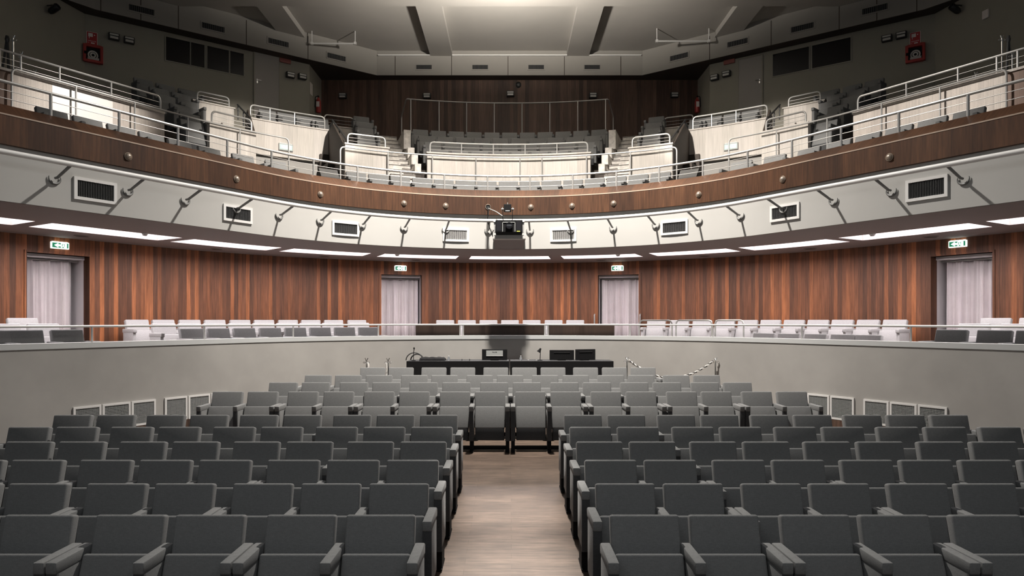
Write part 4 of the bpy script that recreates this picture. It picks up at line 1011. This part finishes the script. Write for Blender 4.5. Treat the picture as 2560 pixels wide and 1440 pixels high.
for px, lab in ((1320.5, 'left'), (1341.5, 'right')):
    o = desk_thing('paper_cup', 'tiny white cup on the right control desk, the %s one of two' % lab, 'cup', px, .15, 'white cups')
    mb = MB(); mb.lathe([(.016, 0), (.024, .03), (.021, .028), (.014, .004)], n=12); obj('cup_wall', mb, M_WHITE, o)
for px in (1155, 1174):
    o = desk_thing('antenna_stub', 'tiny black antenna on the left control desk, %s one' % ('left' if px < 1160 else 'right'), 'antenna', px, .2, 'antenna stubs')
    mb = MB(); mb.tube([(0, 0, 0), (0, 0, .045)], .008, 6); obj('rod', mb, M_BLK, o)
o = desk_thing('desk_lamp', 'small black desk lamp on the right control desk', 'lamp', 1350, .25)
d = DD+.25; h = zat(872, d)-zd
mb = MB(); mb.tube([(0, 0, 0), (.005, 0, h*.4), (.012, 0, h)], .009, 6); obj('arm', mb, M_BLK, o)
mb = MB(); mb.lathe([(.02, .06), (.028, .02), (.055, -.05)], Matrix.Translation((-.01, 0, h-.04)) @ Matrix.Rotation(.5, 4, 'Y'), 14); obj('shade', mb, M_BLK, o)
mb = MB(); mb.lathe([(0, .02), (.06, .015), (.065, 0)], n=14); obj('base', mb, M_BLK, o)

# ================================================================ STANCHIONS AND ROPES
def stanchion(px, py, d, zf, label, group, tilt=0):
    ztop = zat(py, d); o = thing('stanchion', label, 'barrier post', (wx(px, d), d, zf), 0, group); h = ztop-zf
    mb = MB(); mb.tube([(0, 0, .02), (0, 0, h-.07)], .017, 8); obj('pole', mb, M_CHROME, o, smooth=True)
    mb = MB(); mb.lathe([(0, .03), (.05, .028), (.14, .012), (.15, 0)], n=18); obj('base', mb, M_CHROME, o)
    mb = MB(); mb.tube([(0, 0, h-.08), (-.03, 0, h)], .011, 6); mb.tube([(0, 0, h-.08), (.035, 0, h)], .011, 6); obj('fork', mb, M_CHROME, o)
    for sx in (-1, 1):
        mb = MB(); mb.tube([(sx*.052+.02*math.cos(u), 0, h-.1+.02*math.sin(u)) for u in [2*PI*i/12 for i in range(13)]], .006, 6); mb.tube([(0, 0, h-.1), (sx*.034, 0, h-.1)], .006, 6); obj('hook', mb, M_CHROME, o)
    return o
D1 = 15.75; f1 = floor_z(D1)
for px, py, lab in ((916, 895, 'chrome rope post behind the last row, outermost on the left'), (970, 895, 'chrome rope post behind the last row, nearest the left desk'), (1568, 893, 'chrome rope post behind the last row, nearest the right desk'), (1789, 894, 'chrome rope post behind the last row, outermost on the right')):
    stanchion(px, py, D1, f1, lab, 'rope posts behind the stalls')
def rope(pts, label, group=None):
    pts = [Vector(p) for p in pts]; n = 170; cen = []
    for i in range(n+1):
        u = i/n*(len(pts)-1); k = min(int(u), len(pts)-2); v = u-k
        p0, p1, p2, p3 = pts[max(k-1, 0)], pts[k], pts[k+1], pts[min(k+2, len(pts)-1)]
        cen.append(.5*((2*p1)+(p2-p0)*v+(2*p0-5*p1+4*p2-p3)*v*v+(3*p1-p0-3*p2+p3)*v**3))
    o = thing('barrier_rope', label, 'rope', cen[0], 0, group)
    for ph in (0, PI):
        mb = MB(); strand = []
        for i, c in enumerate(cen):
            dd = (cen[min(i+1, n)]-cen[max(i-1, 0)]).normalized(); a = dd.orthogonal().normalized(); b = dd.cross(a); w = i*.62+ph
            strand.append(c+(a*math.cos(w)+b*math.sin(w))*.011)
        mb.tube(strand, .0145 if ph == 0 else .0095, 6); obj('strand', local_to(o, mb), M_ROPE if ph == 0 else M_DIRON, o, smooth=True)
    for c, e in ((cen[0], cen[2]), (cen[-1], cen[-3])): mb = MB(); mb.tube([c, e], .026, 8); obj('end_cap', local_to(o, mb), M_CHROME, o)
rope([W(1573, 901, D1), W(1590, 914, D1), W(1625, 932, D1), W(1658, 944, D1), W(1690, 942, D1), W(1725, 936, D1), W(1757, 921, D1), W(1783, 903, D1)], 'twisted white rope sagging between the two right-hand posts', 'barrier ropes')
rope([W(966, 908, D1), W(966.5, 915, D1), W(967, 925, D1), W(966, 942, D1)], 'twisted rope hanging straight down at the post nearest the left desk', 'barrier ropes')
rope([W(920, 908, D1), W(920.5, 916, D1), W(920, 930, D1)], 'twisted rope hanging at the outermost left post', 'barrier ropes')
# on the side tiers
for sg, nm in ((-1, 'left'), (1, 'right')):
    for (px, py, tt, lab) in ((33, 88, 4.6, 'tall'), (53, 129, 4.0, 'short')):
        px_ = px if sg < 0 else 2*CX-px-(6 if px < 40 else -40)
        s = hit(px_, tt); p = P(s, tt); zf = zrow(0)+(.45 if tt > 4.2 else 0)
        stanchion(px_, py, p.y, zf, '%s chrome post standing behind the %s perforated parapet rail' % (lab, nm), 'posts on the side tiers')
    s = hit(87 if sg < 0 else 2440, 4.0); p = P(s, 4.0)
    stanchion(87 if sg < 0 else 2440, 174 if sg < 0 else 180, p.y, zrow(0), 'chrome post top just above the %s perforated parapet' % nm, 'posts on the side tiers')
    s = hit(18 if sg < 0 else 2521, 4.7); p = P(s, 4.7)
    o = thing('folded_tripod', 'dark folded tripod behind the %s perforated parapet' % nm, 'tripod', (p.x, p.y, zrow(1)), 0, 'dark tripods'); h = zat(92, p.y)-zrow(1)
    for dx, dy in ((-.16, -.1), (.02, .12), (.12, -.08)): mb = MB(); mb.tube([(dx, dy, 0), (0, 0, h)], .022, 6); obj('leg', mb, M_DIRON, o)
    mb = MB(); mb.lathe([(.03, h-.12), (.045, h-.05), (.03, h+.02), (0, h+.03)], n=10); obj('head', mb, M_DIRON, o)
# grey clad box and dark radiator in each passage
for sg, nm in ((-1, 'left'), (1, 'right')):
    a, b = (800, 846) if sg < 0 else (2*CX-846, 2*CX-800)
    s0, s1 = hit(a, 3.0), hit(b, 3.0)
    mb = MB(); mb.sweep([(2.9, ZB), (3.3, ZB), (3.3, 6.62), (3.12, 6.75), (2.9, 6.5)], srange(s0, s1)); tag(obj('draped_case', mb, M_CASE), 'pale grey draped case standing in the %s passage' % nm, 'case', 'cases in the passages')
    l, r = (717, 762) if sg < 0 else (2*CX-762, 2*CX-717)
    s = hit((l+r)/2, 5.2); w = (r-l)*P(s, 5.2).y/F
    vent('radiator', 'dark slatted radiator low in the %s passage' % nm, curve_M(s, 5.2, ZB+.75), w, .7, 'radiators in the passages', 10, False, .03, M_DIRON, .05, 'radiator')

# ================================================================ HOUSE LIGHT ABOVE THE STALLS (out of frame) WITH AN ADDED PLATE THAT BLOCKS LIGHT
o = thing('house_light_blocker', 'black house light with an added light-blocking plate, under the ceiling beam', 'lamp', (0, LY, LZ+.19))
mb = MB(); mb.box((-.3, -.2, .0), (.3, .2, .15)); obj('body', mb, M_BOX, o)
mb = MB(); mb.box((-1.9, 1.0, -.2-.46), (1.9, 1.03, .15)); obj('added_light_blocker', mb, M_BOX, o)  # unseen plate added to keep key light off upper seats and back wall
